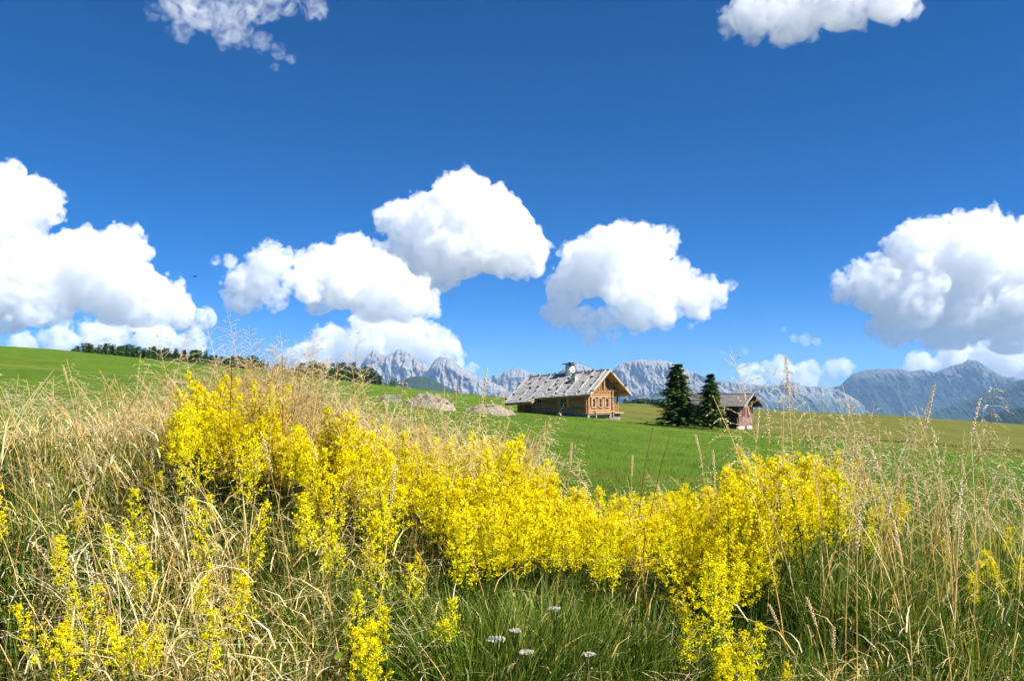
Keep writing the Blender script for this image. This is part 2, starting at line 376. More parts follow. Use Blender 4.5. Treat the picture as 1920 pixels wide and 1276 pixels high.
# gable boards, vertical, standing on the log wall
def roof_z(y): return RG - abs(y) * (RG - 2.45) / (Wd / 2 + .95)
nb = 26
for gx in (x1 - .02, x0 + .02):
    gab = empty('gable'); gab.parent = cabin
    for i in range(nb):
        a = yf + i * Wd / nb; b = yf + (i + 1) * Wd / nb - .02; t_ = .03 if i % 2 else 0
        dz_ = .2 if gx > 0 else .95; zt0, zt1 = max(EV + .02, roof_z(a) - dz_), max(EV + .02, roof_z(b) - dz_)
        if gx > 0: xa, xb = gx - .05 + t_, gx + .03 + t_
        else: xa, xb = gx - .03 - t_, gx + .05 - t_
        MB().add([(xa,a,EV),(xb,a,EV),(xb,b,EV),(xa,b,EV),(xa,a,zt0),(xb,a,zt0),(xb,b,zt1),(xa,b,zt1)], [(0,3,2,1),(4,5,6,7),(0,1,5,4),(1,2,6,5),(2,3,7,6),(3,0,4,7)]).build('board', M_board, gab)
    # carved beam with a row of joist ends
    if gx > 0: MB().box(gx - .1, gx + .16, yf - .25, yb + .1, EV - .12, EV + .12).build('tie_beam', M_log, gab)
    if gx > 0:
        for i in range(11):
            y = yf + .35 + i * (Wd - .6) / 10.5
            MB().box(gx + .16, gx + .42, y - .07, y + .07, EV + .0, EV + .14).build('joist_end', M_pale, gab)
        MB().box(gx + .1, gx + .26, -.1, .1, EV + .14, RG - .4).build('king_post', M_log, gab)
# porch
MB().box(x0, x1 + .5, yw + .1, yb + .55, .22, .34).build('porch_deck', M_pale, cabin)
for px_ in (x1 - .05, x1 - 3.2):
    MB().box(px_ - .09, px_ + .09, yb - .14, yb + .04, .34, EV + .2).build('porch_post', M_log, cabin)
rail = empty('porch_railing'); rail.parent = cabin
MB().box(x1 - .05, x1 + .03, yw + .2, yb - .15, 1.15, 1.24).build('top_rail', M_log, rail)
for i in range(5): MB().box(x1 - .03, x1 + .01, yw + .32 + i * .26, yw + .46 + i * .26, .34, 1.15).build('baluster', M_log, rail)
MB().box(x1 - 1.9, x1 - 1.0, yw + .02 + .12, yw + .2, .34, 2.3).build('porch_door', M_board, cabin)
# windows
def window(parent, c, wdt, hgt, nx, shutters=True, frame=M_pale):
    """c: centre on the outer wall face; wall facing local +X when nx, else local -Y"""
    q = empty('window', c, 0 if nx else R(-90)); q.parent = parent
    f = MB(); t = .09
    f.box(-.12, .10, -wdt/2 - t, -wdt/2, -hgt/2, hgt/2); f.box(-.12, .10, wdt/2, wdt/2 + t, -hgt/2, hgt/2)
    f.box(-.12, .11, -wdt/2 - t, wdt/2 + t, hgt/2, hgt/2 + t); f.build('frame', frame, q)
    MB().box(-.12, .17, -wdt/2 - .14, wdt/2 + .14, -hgt/2 - .09, -hgt/2 - .004).build('sill', frame, q)
    MB().box(-.08, -.05, -wdt/2, wdt/2, -hgt/2, hgt/2).build('pane', M_glass, q)
    MB().box(-.05, -.01, -.025, .025, -hgt/2, hgt/2).box(-.052, -.012, -wdt/2, wdt/2, -.02, .02).build('glazing_bar', frame, q)
    if shutters:
        for s in (-1, 1):
            a, b = sorted((s * (wdt/2 + t + .01), s * (wdt/2 + t + .01 + wdt * .42)))
            MB().box(.13, .17, a, b, -hgt/2, hgt/2).box(.17, .19, a, b, hgt * .25, hgt * .33).box(.17, .19, a, b, -hgt * .33, -hgt * .25).build('shutter', M_shutter, q)
    return q
ww = (yw - yf)
for i in range(3):
    window(cabin, (x1 + .05, yf + ww * (.24 + .27 * i), 1.45), .62, .92, True)
window(cabin, (x0 - .28 + (L + .56) * .66, yf - .05, 1.45), .85, 1.05, False, True)
window(cabin, (x0 - .28 + (L + .56) * .32, yf - .05, 1.42), .6, .85, False, False)
MB().box(x0 - .28 + (L+.56)*.12, x0 - .28 + (L+.56)*.21, yf - .2, yf - .13, .22, 2.1).build('side_door', M_board, cabin)
# roof: deck, courses of shingles, fascia, battens, stones
EW = Wd / 2 + 1.15; EZ = 2.3; OX = 1.25
roof = empty('roof'); roof.parent = cabin
rx0, rx1 = x0 - .9, x1 + OX; xs = x0 + 3.0                      # the rear part of the front slope reaches lower
slope = (RG - EZ) / EW
for s in (-1, 1):
    MB().slab([(rx0, s * EW, EZ), (rx1, s * EW, EZ), (rx1, 0, RG), (rx0, 0, RG)][::s], .0).v if False else None
    q = [(rx0, s * EW, EZ), (rx1, s * EW, EZ), (rx1, 0, RG), (rx0, 0, RG)]
    d = MB(); d.add(q + [(a, b, c - .09) for a, b, c in q], [(0,1,2,3),(7,6,5,4),(0,4,5,1),(1,5,6,2),(2,6,7,3),(3,7,4,0)]); d.build('soffit', M_shutter, roof)
    sh = shingle_slope((rx0, s * EW, EZ), (rx1, s * EW, EZ), (rx0, 0, RG), (rx1, 0, RG), seed=5 + s).build('shingles', M_shingle, roof); sh['kind'] = 'stuff'
    MB().slab([(rx1 + .02, s * (EW + .05), EZ - .14), (rx1 + .02, 0, RG - .11), (rx1 + .02, 0, RG + .2), (rx1 + .02, s * (EW + .05), EZ + .17)], .05 * -s).build('barge_board', M_pale, roof)
    MB().slab([(rx0 - .02, s * (EW + .05), EZ - .14), (rx0 - .02, 0, RG - .11), (rx0 - .02, 0, RG + .2), (rx0 - .02, s * (EW + .05), EZ + .17)], .05 * s).build('barge_board', M_batten, roof)
    for y in (.0, .45, .82):
        if y == 0 and s > 0: continue
        yy = s * EW * y; z = RG - EW * y * slope - .23
        MB().tube((x1 - .5, yy, z), (rx1 - .12, yy, z), .11, k=8).build('purlin_end', M_log, roof)
# lower skirt of the rear half
q = [(rx0, -EW - .62, EZ - .62 * slope + .01), (xs, -EW - .62, EZ - .62 * slope + .01), (xs, -EW + .06, EZ + .06 * slope + .03), (rx0, -EW + .06, EZ + .06 * slope + .03)]
d = MB(); d.add([(a, b, c - .1) for a, b, c in q] + [(a, b, c - .19) for a, b, c in q], [(0,1,2,3),(7,6,5,4),(0,4,5,1),(1,5,6,2),(2,6,7,3),(3,7,4,0)]); d.build('soffit', M_shutter, roof)
sh = shingle_slope(q[0], q[1], q[3], q[2], seed=77).build('shingles', M_shingle, roof); sh['kind'] = 'stuff'
MB().box(rx0, rx1, -.13, .13, RG + .05, RG + .17).build('ridge_board', M_batten, roof)
g_ = random.Random(3)
nbt = 8; sl = math.hypot(EW, RG - EZ); nrm = Vector((0, -slope, 1)).normalized() ; nrm = Vector((0, -(RG - EZ), EW)).normalized()
bat = MB().box(-.06, .06, 0, 1, 0, .09).mesh('batten', M_batten)
stones = [rough_stone(i) for i in range(6)]
for m_ in stones: m_.materials.append(M_darkstone)
for s in (-1, 1):
    for i in range(nbt):
        bx_ = rx0 + .25 + i * (rx1 - rx0 - .6) / (nbt - 1) + g_.uniform(-.1, .1)
        low = EW + (.5 if (s < 0 and bx_ < xs) else -.1); f0 = .06
        o = link('batten', bat, roof); o.location = (bx_, s * low, RG - low * slope + .13); 
        ln = math.hypot(low - f0, (low - f0) * slope); o.scale = (1, ln, 1)
        o.rotation_euler = (math.atan(slope), 0, 0) if s < 0 else (math.atan(slope), 0, math.pi)
        for j in range(5):
            yy = low * (1 - (j + .5) / 5) + g_.uniform(-.15, .15); r = g_.uniform(.12, .19)
            o = link('roof_stone', g_.choice(stones), roof); o.location = (bx_ + g_.uniform(.05, .5) * g_.choice((-1, 1)), s * yy, RG - yy * slope + .13 + r * .5)
            o.scale = (r * 1.3, r, r); o.rotation_euler = (math.atan(slope) * -s, 0, g_.uniform(0, 6))
for i in range(9):
    o = link('roof_stone', g_.choice(stones), roof); r = g_.uniform(.1, .16); o.location = (rx0 + .4 + i * 1.2 + g_.uniform(-.3, .3), g_.uniform(-.08, .08), RG + .2 + r * .5); o.scale = (r * 1.3, r, r); o.rotation_euler = (0, 0, g_.uniform(0, 6))
# big rubble chimney with a slab cap, and a small plastered flue
ch = empty('chimney'); ch.parent = cabin
cx = x0 + 4.6; B = MB()
for (za, zb_, ra, rb) in ((RG - .8, RG + .35, .62, .56), (RG + .35, RG + .95, .55, .42)):
    v = []
    for z, r in ((za, ra), (zb_, rb)):
        for a in range(12):
            t_ = 2 * math.pi * a / 12; v.append((cx + r * 1.05 * math.cos(t_) + g_.uniform(-.03, .03), r * math.sin(t_) + g_.uniform(-.03, .03), z))
    B.add(v, [(i, (i + 1) % 12, 12 + (i + 1) % 12, 12 + i) for i in range(12)] + [tuple(range(11, -1, -1)), tuple(range(12, 24))])
B.build('stack', M_plaster, ch)
for i in range(16):
    t_ = g_.uniform(0, 6.28); z = g_.uniform(RG - .1, RG + .85); rr = .58 if z < RG + .35 else .50
    o = link('stone', g_.choice(stones), ch); r = g_.uniform(.1, .17); o.location = (cx + rr * math.cos(t_), rr * math.sin(t_), z); o.scale = (r, r, r * .8)
for a, b in ((-.3, -.28), (.3, -.28), (-.3, .28), (.3, .28)): MB().box(cx + a - .09, cx + a + .09, b - .09, b + .09, RG + .9, RG + 1.15).build('cap_block', M_stone, ch)
MB().box(cx - .72, cx + .6, -.6, .6, RG + 1.15, RG + 1.24).build('cap_slab', M_soot, ch)
for i in range(3):
    o = link('stone', stones[i], ch); o.location = (cx - .2 + i * .3, 0, RG + 1.33); o.scale = (.16, .14, .12)
fl = empty('flue'); fl.parent = cabin
fx = x0 + 6.2; fy = -1.75; fz = RG - 1.75 * slope
MB().box(fx - .26, fx + .26, fy - .25, fy + .3, fz - .3, fz + .62).build('stack', M_plaster, fl)
MB().box(fx - .36, fx + .36, fy - .36, fy + .4, fz + .62, fz + .69).build('cap_slab', M_plaster, fl)
MB().box(fx - .1, fx + .1, fy - .262, fy - .252, fz + .2, fz + .42).build('vent', M_soot, fl)
MB().tube((rx1 + .1, EW + .02, EZ - .05), (rx1 + 1.3, EW + .02, EZ - .12), .05, k=8).build('rain_spout', M_greywood, cabin)
# the old ridge sags towards the rear end: let the roof, stones and chimney down with it
SAG = .062
roof.rotation_euler = (0, -SAG, 0); 
roof.location = (0, 0, -.32 + .0)
ch.location.z -= .32
fl.location.z -= .22
# bench against the lit wall
bn = MB().box(x1 + .45, x1 + .8, yf + .6, yw - .5, .42, .48); bn.box(x1 + .5, x1 + .75, yf + .8, yf + .88, -.3, .42).box(x1 + .5, x1 + .75, yw - .8, yw - .72, -.3, .42)
bo = bn.build('bench', M_pale, None); bo.location = HP; bo.scale = (1.03,) * 3; bo.rotation_euler = (0, 0, HA); tag(bo, 'long pale wooden bench along the sunny cabin wall', 'bench')

# ---------------------------------------------------------------- hay barn
BA = R(-35); KB = 104.0
BP = Vector((at(1342, 742, KB + 1).x, KB + 1, 0)); BP.z = float(ground_z(BP.x + 2, BP.y - 3)) - .15
barn = empty('hay_barn', BP, BA); tag(barn, 'dark wooden hay barn with reddish gable behind two spruces', 'barn')
L, Wd = 7.2, 4.5; x1 = L / 2; x0 = -x1; EV, RG = 2.85, 4.05; EW = Wd / 2 + .75; EZ = 2.65
slope = (RG - EZ) / EW
MB().box(x0, x1, -Wd/2, Wd/2, -1.0, .5).build('stone_base', M_plaster, barn)
wall = empty('wall'); wall.parent = barn
n_ = 28
brd = MB().box(-.135, .13, -.02, .02, .5, EV + .1).mesh('board', M_barnwood); brd2 = MB().box(-.135, .13, -.02, .02, -1.0, EV + .1).mesh('board', M_barnwood)
for i in range(n_):
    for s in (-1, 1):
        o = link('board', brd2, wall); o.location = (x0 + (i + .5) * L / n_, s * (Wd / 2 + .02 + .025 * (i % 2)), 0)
def gz(y): return RG - abs(y) * slope - .1
n_ = 18
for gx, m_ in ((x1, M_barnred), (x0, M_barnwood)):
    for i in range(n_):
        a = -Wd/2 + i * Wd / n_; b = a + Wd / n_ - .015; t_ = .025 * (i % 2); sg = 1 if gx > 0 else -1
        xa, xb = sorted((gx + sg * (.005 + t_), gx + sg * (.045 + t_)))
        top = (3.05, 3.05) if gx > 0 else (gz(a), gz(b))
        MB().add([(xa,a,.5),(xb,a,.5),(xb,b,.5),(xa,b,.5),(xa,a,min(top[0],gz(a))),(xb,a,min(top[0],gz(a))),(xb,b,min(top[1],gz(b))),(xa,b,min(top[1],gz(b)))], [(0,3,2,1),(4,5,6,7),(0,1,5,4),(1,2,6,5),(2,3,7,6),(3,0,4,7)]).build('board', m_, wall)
MB().box(x0 + .05, x1 - .05, -Wd/2 + .02, Wd/2 - .02, .4, EV).build('inner_room', M_barnwood, wall)
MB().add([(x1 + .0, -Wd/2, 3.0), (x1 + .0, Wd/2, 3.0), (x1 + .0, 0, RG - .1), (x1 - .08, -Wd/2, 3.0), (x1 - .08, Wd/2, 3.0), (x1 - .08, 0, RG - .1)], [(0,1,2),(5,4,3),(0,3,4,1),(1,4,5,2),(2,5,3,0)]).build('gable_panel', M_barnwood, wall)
MB().box(x1 + .03, x1 + .16, -Wd/2 - .1, Wd/2 + .1, 2.98, 3.1).build('gable_beam', M_pale, wall)
for y in (-.8, .8):
    wq = empty('window', (x1 + .09, y, 2.2)); wq.parent = barn
    MB().box(-.01, .03, -.33, .33, -.5, .5).build('shutter', M_shutred, wq)
    f = MB().box(-.01, .05, -.4, -.335, -.5, .5).box(-.01, .05, .335, .4, -.5, .5).box(-.01, .052, -.4, .4, .505, .57); f.build('frame', M_barnred, wq)
    MB().box(-.01, .09, -.42, .42, -.57, -.505).build('sill', M_barnred, wq)
MB().box(x1 + .002, x1 + .05, -.35, .35, -.25, .42).build('cellar_door', M_shutred, barn)
rf = empty('roof'); rf.parent = barn
rx0, rx1 = x0 - .5, x1 + .95
for s in (-1, 1):
    q = [(rx0, s * EW, EZ), (rx1, s * EW, EZ), (rx1, 0, RG), (rx0, 0, RG)]
    MB().add(q + [(a, b, c - .07) for a, b, c in q], [(0,1,2,3),(7,6,5,4),(0,4,5,1),(1,5,6,2),(2,6,7,3),(3,7,4,0)]).build('soffit', M_barnwood, rf)
    sh = shingle_slope((rx0, s * EW, EZ), (rx1, s * EW, EZ), (rx0, 0, RG), (rx1, 0, RG), row=.28, seed=15 + s).build('shingles', M_barnroof, rf); sh['kind'] = 'stuff'
    MB().slab([(rx1 + .02, s * (EW + .04), EZ - .1), (rx1 + .02, 0, RG - .08), (rx1 + .02, 0, RG + .14), (rx1 + .02, s * (EW + .04), EZ + .12)], .04 * -s).build('barge_board', M_batten if s < 0 else M_barnwood, rf)
MB().box(rx0, rx1, -.1, .1, RG + .05, RG + .14).build('ridge_board', M_batten, rf)
# lean-to at the far end with a lower roof
MB().box(x0 - 1.0, x0 - .02, -Wd/2 + .2, Wd/2 - .2, -1.2, 2.3).build('lean_to_wall', M_barnwood, barn)
q = [(x0 - 1.4, -Wd/2 - .4, 2.0), (x0 + .1, -Wd/2 - .4, 2.0), (x0 + .1, 0, 3.35), (x0 - 1.4, 0, 3.35)]
for s in (1, -1):
    qq = [(a, b * s, c) for a, b, c in q]
    MB().add(qq + [(a, b, c - .07) for a, b, c in qq], [(0,1,2,3),(7,6,5,4),(0,4,5,1),(1,5,6,2),(2,6,7,3),(3,7,4,0)]).build('lean_to_roof', M_barnwood, rf)
    sh = shingle_slope(qq[0], qq[1], qq[3], qq[2], row=.28, seed=25 + s).build('shingles', M_barnroof, rf); sh['kind'] = 'stuff'
bc = empty('chimney'); bc.parent = barn
MB().box(x0 - .35, x0 + .15, -.75, -.25, 2.6, 4.35).build('stack', M_soot, bc); MB().box(x0 - .42, x0 + .22, -.82, -.18, 4.35, 4.43).build('cap_slab', M_plaster, bc)
# ---------------------------------------------------------------- trees
def m_leaf(name, stops, trans=.3, rough=.6):
    def f(n, l, out):
        a = n.new('ShaderNodeAttribute'); a.attribute_name = 'tint'
        c = ramp(n, l, a.outputs['Fac'], stops)
        d = n.new('ShaderNodeBsdfPrincipled'); l.new(c, d.inputs['Base Color']); d.inputs['Roughness'].default_value = rough; d.inputs['Specular IOR Level'].default_value = .25
        t = n.new('ShaderNodeBsdfTranslucent'); l.new(c, t.inputs['Color'])
        m = n.new('ShaderNodeMixShader'); m.inputs[0].default_value = trans; l.new(d.outputs[0], m.inputs[1]); l.new(t.outputs[0], m.inputs[2])
        l.new(m.outputs[0], out.inputs['Surface'])
    return mat(name, f)
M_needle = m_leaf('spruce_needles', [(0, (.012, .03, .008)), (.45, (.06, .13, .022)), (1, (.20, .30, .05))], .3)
M_broad = m_leaf('broad_leaves', [(0, (.015, .04, .008)), (.5, (.04, .085, .015)), (1, (.08, .14, .03))], .2)
M_bark = m_plain('bark', (.10, .07, .05), (.04, .03, .02), 8, dist=.02)
def spruce_meshes(seed, h=1.0, whorls=26, per=9, width=.27, skirt=.06, sprays=9, size=1.0, irregular=.25):
    g = np.random.default_rng(seed)
    V = []; Fc = []; T = []
    az0 = g.uniform(0, 6.28); lop = g.uniform(.68, 1.2, 12)
    for i in range(whorls):
        f = (i + .5) / whorls; z = h * (skirt + (1 - skirt) * f ** .92)
        r = h * width * ((1 - f) ** .66 + .015) * g.uniform(1 - irregular, 1 + irregular * .6)
        for j in range(per if f < .8 else 6):
            a = az0 + i * 2.4 + j * 6.283 / per + g.uniform(-.3, .3); rr = r * g.uniform(.7, 1.12) * lop[int(a * 12 / 6.283) % 12]
            d = np.array([math.cos(a), math.sin(a), 0]); s_ = np.array([-d[1], d[0], 0])
            droop = g.uniform(.15, .45)
            for k in range(sprays):
                q = (k + g.uniform(.3, 1)) / sprays
                p = d * rr * q + np.array([0, 0, z - droop * rr * q ** 1.6 + .12 * rr * q ** 3])
                ln = h * .055 * size * g.uniform(.6, 1.3) * (1.15 - .5 * q); wd = ln * .34
                dd = d * g.uniform(.4, 1) + s_ * g.uniform(-.9, .9) + np.array([0, 0, g.uniform(-.55, .25)]); dd /= np.linalg.norm(dd)
                ss = np.cross(dd, [0, 0, 1]) + g.normal(0, .35, 3); ss /= np.linalg.norm(ss)
                b = len(V); V += [p - ss * wd, p + dd * ln * .45 - ss * wd * .8, p + dd * ln, p + dd * ln * .5 + ss * wd * .8, p + ss * wd]
                Fc += [(b, b + 1, b + 3, b + 4), (b + 1, b + 2, b + 3, b + 3)]
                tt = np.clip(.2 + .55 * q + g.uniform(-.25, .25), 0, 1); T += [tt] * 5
    for zb_, rb_, zt_ in ((skirt * h + .04 * h, .42, .6 * h), (.3 * h, .5, .95 * h)):            # opaque dark cones added inside the crown to block see-through
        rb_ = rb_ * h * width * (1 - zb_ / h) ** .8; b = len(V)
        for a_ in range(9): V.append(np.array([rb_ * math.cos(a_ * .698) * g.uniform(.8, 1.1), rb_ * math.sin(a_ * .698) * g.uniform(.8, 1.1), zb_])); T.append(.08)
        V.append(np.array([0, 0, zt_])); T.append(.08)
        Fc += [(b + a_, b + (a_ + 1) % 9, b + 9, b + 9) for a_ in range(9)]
    V = np.array(V); me = bpy.data.meshes.new('crown'); me.from_pydata(V.tolist(), [], [tuple(dict.fromkeys(f)) for f in Fc])
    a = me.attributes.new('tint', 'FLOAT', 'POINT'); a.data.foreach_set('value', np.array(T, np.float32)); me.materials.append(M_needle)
    tr = MB().tube((0, 0, -.06 * h), (0, 0, h * .985), h * .016, h * .002, k=7).mesh('trunk', M_bark)
    return tr, me
def broad_meshes(seed, n_=1500):
    g = np.random.default_rng(seed); cl = [(g.normal(0, .17), g.normal(0, .17), g.uniform(.42, .85), g.uniform(.13, .24)) for _ in range(11)]
    V = []; Fc = []; T = []
    for _ in range(n_):
        cx, cy_, cz, r = cl[g.integers(len(cl))]; d = g.normal(0, 1, 3); d /= np.linalg.norm(d); p = np.array([cx, cy_, cz]) + d * r * g.uniform(.6, 1.05)
        u = g.normal(0, 1, 3); u /= np.linalg.norm(u); v = np.cross(u, d + .3 * g.normal(0, 1, 3)); v /= np.linalg.norm(v) + 1e-9; s = g.uniform(.018, .034)
        b = len(V); V += [p - u * s, p + v * s * .6, p + u * s, p - v * s * .6]; Fc.append((b, b + 1, b + 2, b + 3)); T += [np.clip(g.uniform(.1, .9), 0, 1)] * 4
    me = np_mesh('crown', np.array(V), np.array(Fc), M_broad, np.array(T))
    B = MB().tube((0, 0, -.05), (0, 0, .5), .03, .018, k=7)
    for cx, cy_, cz, r in cl[:6]: B.tube((0, 0, .35), (cx, cy_, cz), .012, .004, k=5)
    return B.mesh('trunk', M_bark), me
def plant_tree(name, tpl, loc, h, label, group=None, rz=0, sx=1.0, cat='tree'):
    e = empty(name, loc, rz); e.scale = (h * sx, h * sx, h); tag(e, label, cat, group)
    link('trunk', tpl[0], e); link('crown', tpl[1], e); return e
big = [spruce_meshes(3, whorls=32, per=12, width=.29, sprays=20, size=.95, skirt=.05, irregular=.45), spruce_meshes(8, whorls=30, per=12, width=.25, sprays=19, size=.95, skirt=.05, irregular=.4)]
far = [spruce_meshes(20 + i, whorls=20, per=8, width=w_ * 1.0, sprays=7, size=1.1, skirt=.05, irregular=.45) for i, w_ in enumerate((.2, .24, .28, .18, .22))] + [broad_meshes(60 + i, 900) for i in range(2)]
def ground_hit(px, py, lo=9.0, hi=185.0):          # where the line of sight through that pixel meets the meadow
    u, b = ray(px, py); ys = np.linspace(lo, hi, 3000); below = b * ys < ground_z(u * ys, ys)
    y = float(ys[np.argmax(below)]) if below.any() else hi
    return Vector((u * y, y, float(ground_z(u * y, y))))
def on_ground(px, y): x = ray(px, 742)[0] * y; return Vector((x, y, float(ground_z(x, y))))
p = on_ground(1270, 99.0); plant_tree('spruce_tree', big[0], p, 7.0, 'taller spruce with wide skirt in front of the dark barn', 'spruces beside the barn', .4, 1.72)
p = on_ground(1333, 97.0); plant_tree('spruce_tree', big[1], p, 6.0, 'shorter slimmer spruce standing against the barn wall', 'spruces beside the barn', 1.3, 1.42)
gt = random.Random(11)
# wood beyond the hill, each tree on its own
def far_trees(spec, label, group, kinds, h0, h1, ylo=232, yhi=300):
    for px, top in spec:
        y = gt.uniform(ylo, yhi); x = ray(px, 742)[0] * y; gz_ = float(ground_z(x, y)); zt = ray(px, top)[1] * y
        h = max(h0, min(h1, zt - gz_)); kk = gt.choice(kinds)
        plant_tree('conifer_tree' if kk < 5 else 'leafy_tree', far[kk], (x, y, zt - h), h, label, group, gt.uniform(0, 6), gt.uniform(.75, 1.3))
s1 = [(a + gt.uniform(-3, 3), np.interp(a, [90, 125, 150, 190, 250, 300, 340, 420, 470, 500], [666, 656, 648, 647, 650, 654, 657, 664, 670, 674]) + gt.uniform(-6, 8)) for a in np.arange(128, 500, 3.4)]
far_trees(s1, 'dark conifer of the wood along the top of the left hill', 'wood along the top of the left hill', (0, 1, 2, 3, 4, 4), 9, 17)
s2 = [(a + gt.uniform(-2, 2), np.interp(a, [500, 540, 570, 585, 610, 640, 665, 700, 715], [682, 686, 684, 680, 682, 681, 684, 694, 706]) + gt.uniform(-6, 8)) for a in np.arange(512, 716, 4.0)]
far_trees(s2, 'dark spruce of the clump left of the jagged peaks', 'spruce clump left of the jagged peaks', (0, 1, 3, 4), 9, 16)
s3 = [(728, 714), (734, 712), (740, 715)]
far_trees(s3, 'low bush at the end of the spruce clump', 'bushes at the end of the spruce clump', (5, 6), 5, 8)
s4 = [(a + gt.uniform(-1.5, 1.5), 748 + gt.uniform(-3, 3)) for a in np.arange(1172, 1246, 4.5)]
far_trees(s4, 'small far conifer in the gap between cabin and spruce', 'far conifers between cabin and spruce', (0, 1, 4), 6, 14, 330, 380)
# ---------------------------------------------------------------- heaps, planks, logs and stones on the meadow
def heap(label, px, py, w_px, h_px, seed, m_):
    p = ground_hit(px, py); w_ = w_px * p.y / F; h_ = h_px * p.y / F; g = np.random.default_rng(seed)
    a = np.linspace(-1, 1, 46); b = np.linspace(-1, 1, 26); A, B_ = np.meshgrid(a, b, indexing='ij')
    rr = np.clip(1 - (A ** 2 + B_ ** 2), 0, None)
    Z = (h_ + .3) * rr ** .8 * (.55 + .9 * fbm(A * 3 + seed, B_ * 3, 4, seed)) - .3
    X = A * w_ / 2; Y = B_ * w_ * .35
    ii = np.arange(A.size).reshape(A.shape); fc = np.stack([ii[:-1, :-1], ii[1:, :-1], ii[1:, 1:], ii[:-1, 1:]], -1).reshape(-1, 4)
    e = empty('earth_heap', p); tag(e, label, 'heap')
    link('soil', np_mesh('soil', np.stack([X, Y, Z], -1).reshape(-1, 3), fc, m_, smooth=True), e)
    for i in range(14):
        t = g.uniform(-.8, .8); s = g.uniform(-.6, .2); r = g.uniform(.08, .2)
        zz = h_ * max(0, 1 - t * t - s * s) ** .8 * .9
        o = link('stone', stones[i % 6], e); o.location = (t * w_ / 2, s * w_ * .35, zz); o.scale = (r, r, r * .8)
    ok = rr > .08; k_ = 420; pick_ = g.choice(np.flatnonzero(ok), k_); P = np.stack([X.ravel()[pick_], Y.ravel()[pick_], Z.ravel()[pick_] - .02], -1); az_ = g.uniform(0, 6.28, k_); hh_ = g.uniform(.12, .38, k_) * h_; wv_ = np.stack([np.cos(az_ + 1.57), np.sin(az_ + 1.57), 0 * az_], -1) * .02; dv_ = np.stack([np.cos(az_), np.sin(az_), 0 * az_], -1)
    V_ = np.stack([P - wv_, P + wv_, P + dv_ * hh_[:, None] * .7 + np.array([0, 0, 1.]) * hh_[:, None]], 1).reshape(-1, 3)
    tf = link('dry_tufts', np_mesh('dry_tufts', V_, np.arange(3 * k_).reshape(-1, 3), M_tuft, np.repeat(g.uniform(0, 1, k_), 3)), e); tf['kind'] = 'stuff'
    return e
M_tuft = m_leaf('heap_tufts', [(0, (.10, .14, .02)), (.4, (.35, .27, .10)), (1, (.72, .58, .30))], .3)
M_soil = m_plain('dry_rubbly_soil', (.38, .33, .26), (.14, .12, .09), 2.6, dist=.15, bump=1)
heap('big heap of dry earth and rubble beside the plank stack', 803, 764, 105, 24, 3, M_soil)
heap('low heap of pale rubble in front of the cabin', 915, 774, 110, 15, 8, M_soil)
ps = empty('plank_stack', ground_hit(733, 754)); ps.scale = (1.15, 1.15, 1.0); tag(ps, 'small stack of silver grey planks on the meadow', 'plank stack'); ps.rotation_euler = (0, 0, R(24))
for i in range(5):
    for j in range(2):
        MB().box(-.95 + .06 * (i % 2), .95 - .05 * i % .11, -.3 + j * .32, -.02 + j * .32, .04 + i * .16, .12 + i * .16).build('plank', M_greywood, ps)
    for q in (-.7, .6): MB().box(q - .06, q + .06, -.26, .26, .12 + i * .16, .2 + i * .16).build('spacer', M_board, ps)
pl = MB().box(-.9, .9, -.1, .1, 0, .06).build('loose_plank', M_greywood, None, loc=ground_hit(842, 762) + Vector((0, 0, .2))); pl.rotation_euler = (0, R(-18), R(20)); tag(pl, 'single pale plank leaning on the earth heap', 'plank')
lg = empty('fallen_log', ground_hit(340, 719) + Vector((0, 0, .07)), R(4)); lg.scale = (1.2,) * 3; tag(lg, 'weathered grey log lying behind the dry grass', 'log')
g_ = random.Random(5)
B = MB()
for i in range(7): B.tube((-.75 + i * .2, .01 * math.sin(i * 1.7), .02 * math.sin(i)), (-.55 + i * .2, .01 * math.sin(i * 1.7 + 1.7), .02 * math.sin(i + 1)), .085 - .003 * i, .082 - .003 * i, k=9)
B.build('trunk', M_greywood, lg); MB().tube((.1, 0, .05), (.25, -.05, .3), .03, .015, k=6).build('branch_stub', M_greywood, lg)
for i, (px, r, lab) in enumerate([(560, .42, 'largest pale boulder of the pair behind the flower bank'), (578, .27, 'smaller pale boulder of the pair behind the flower bank')]):
    m_ = rough_stone(40 + i, .7, 3); m_.materials.append(M_stone)
    o = link('boulder', m_, None, ground_hit(px, 730 + 3 * i) + Vector((0, 0, .03))); o.scale = (r * 1.6, r, r); tag(o, lab, 'boulder')
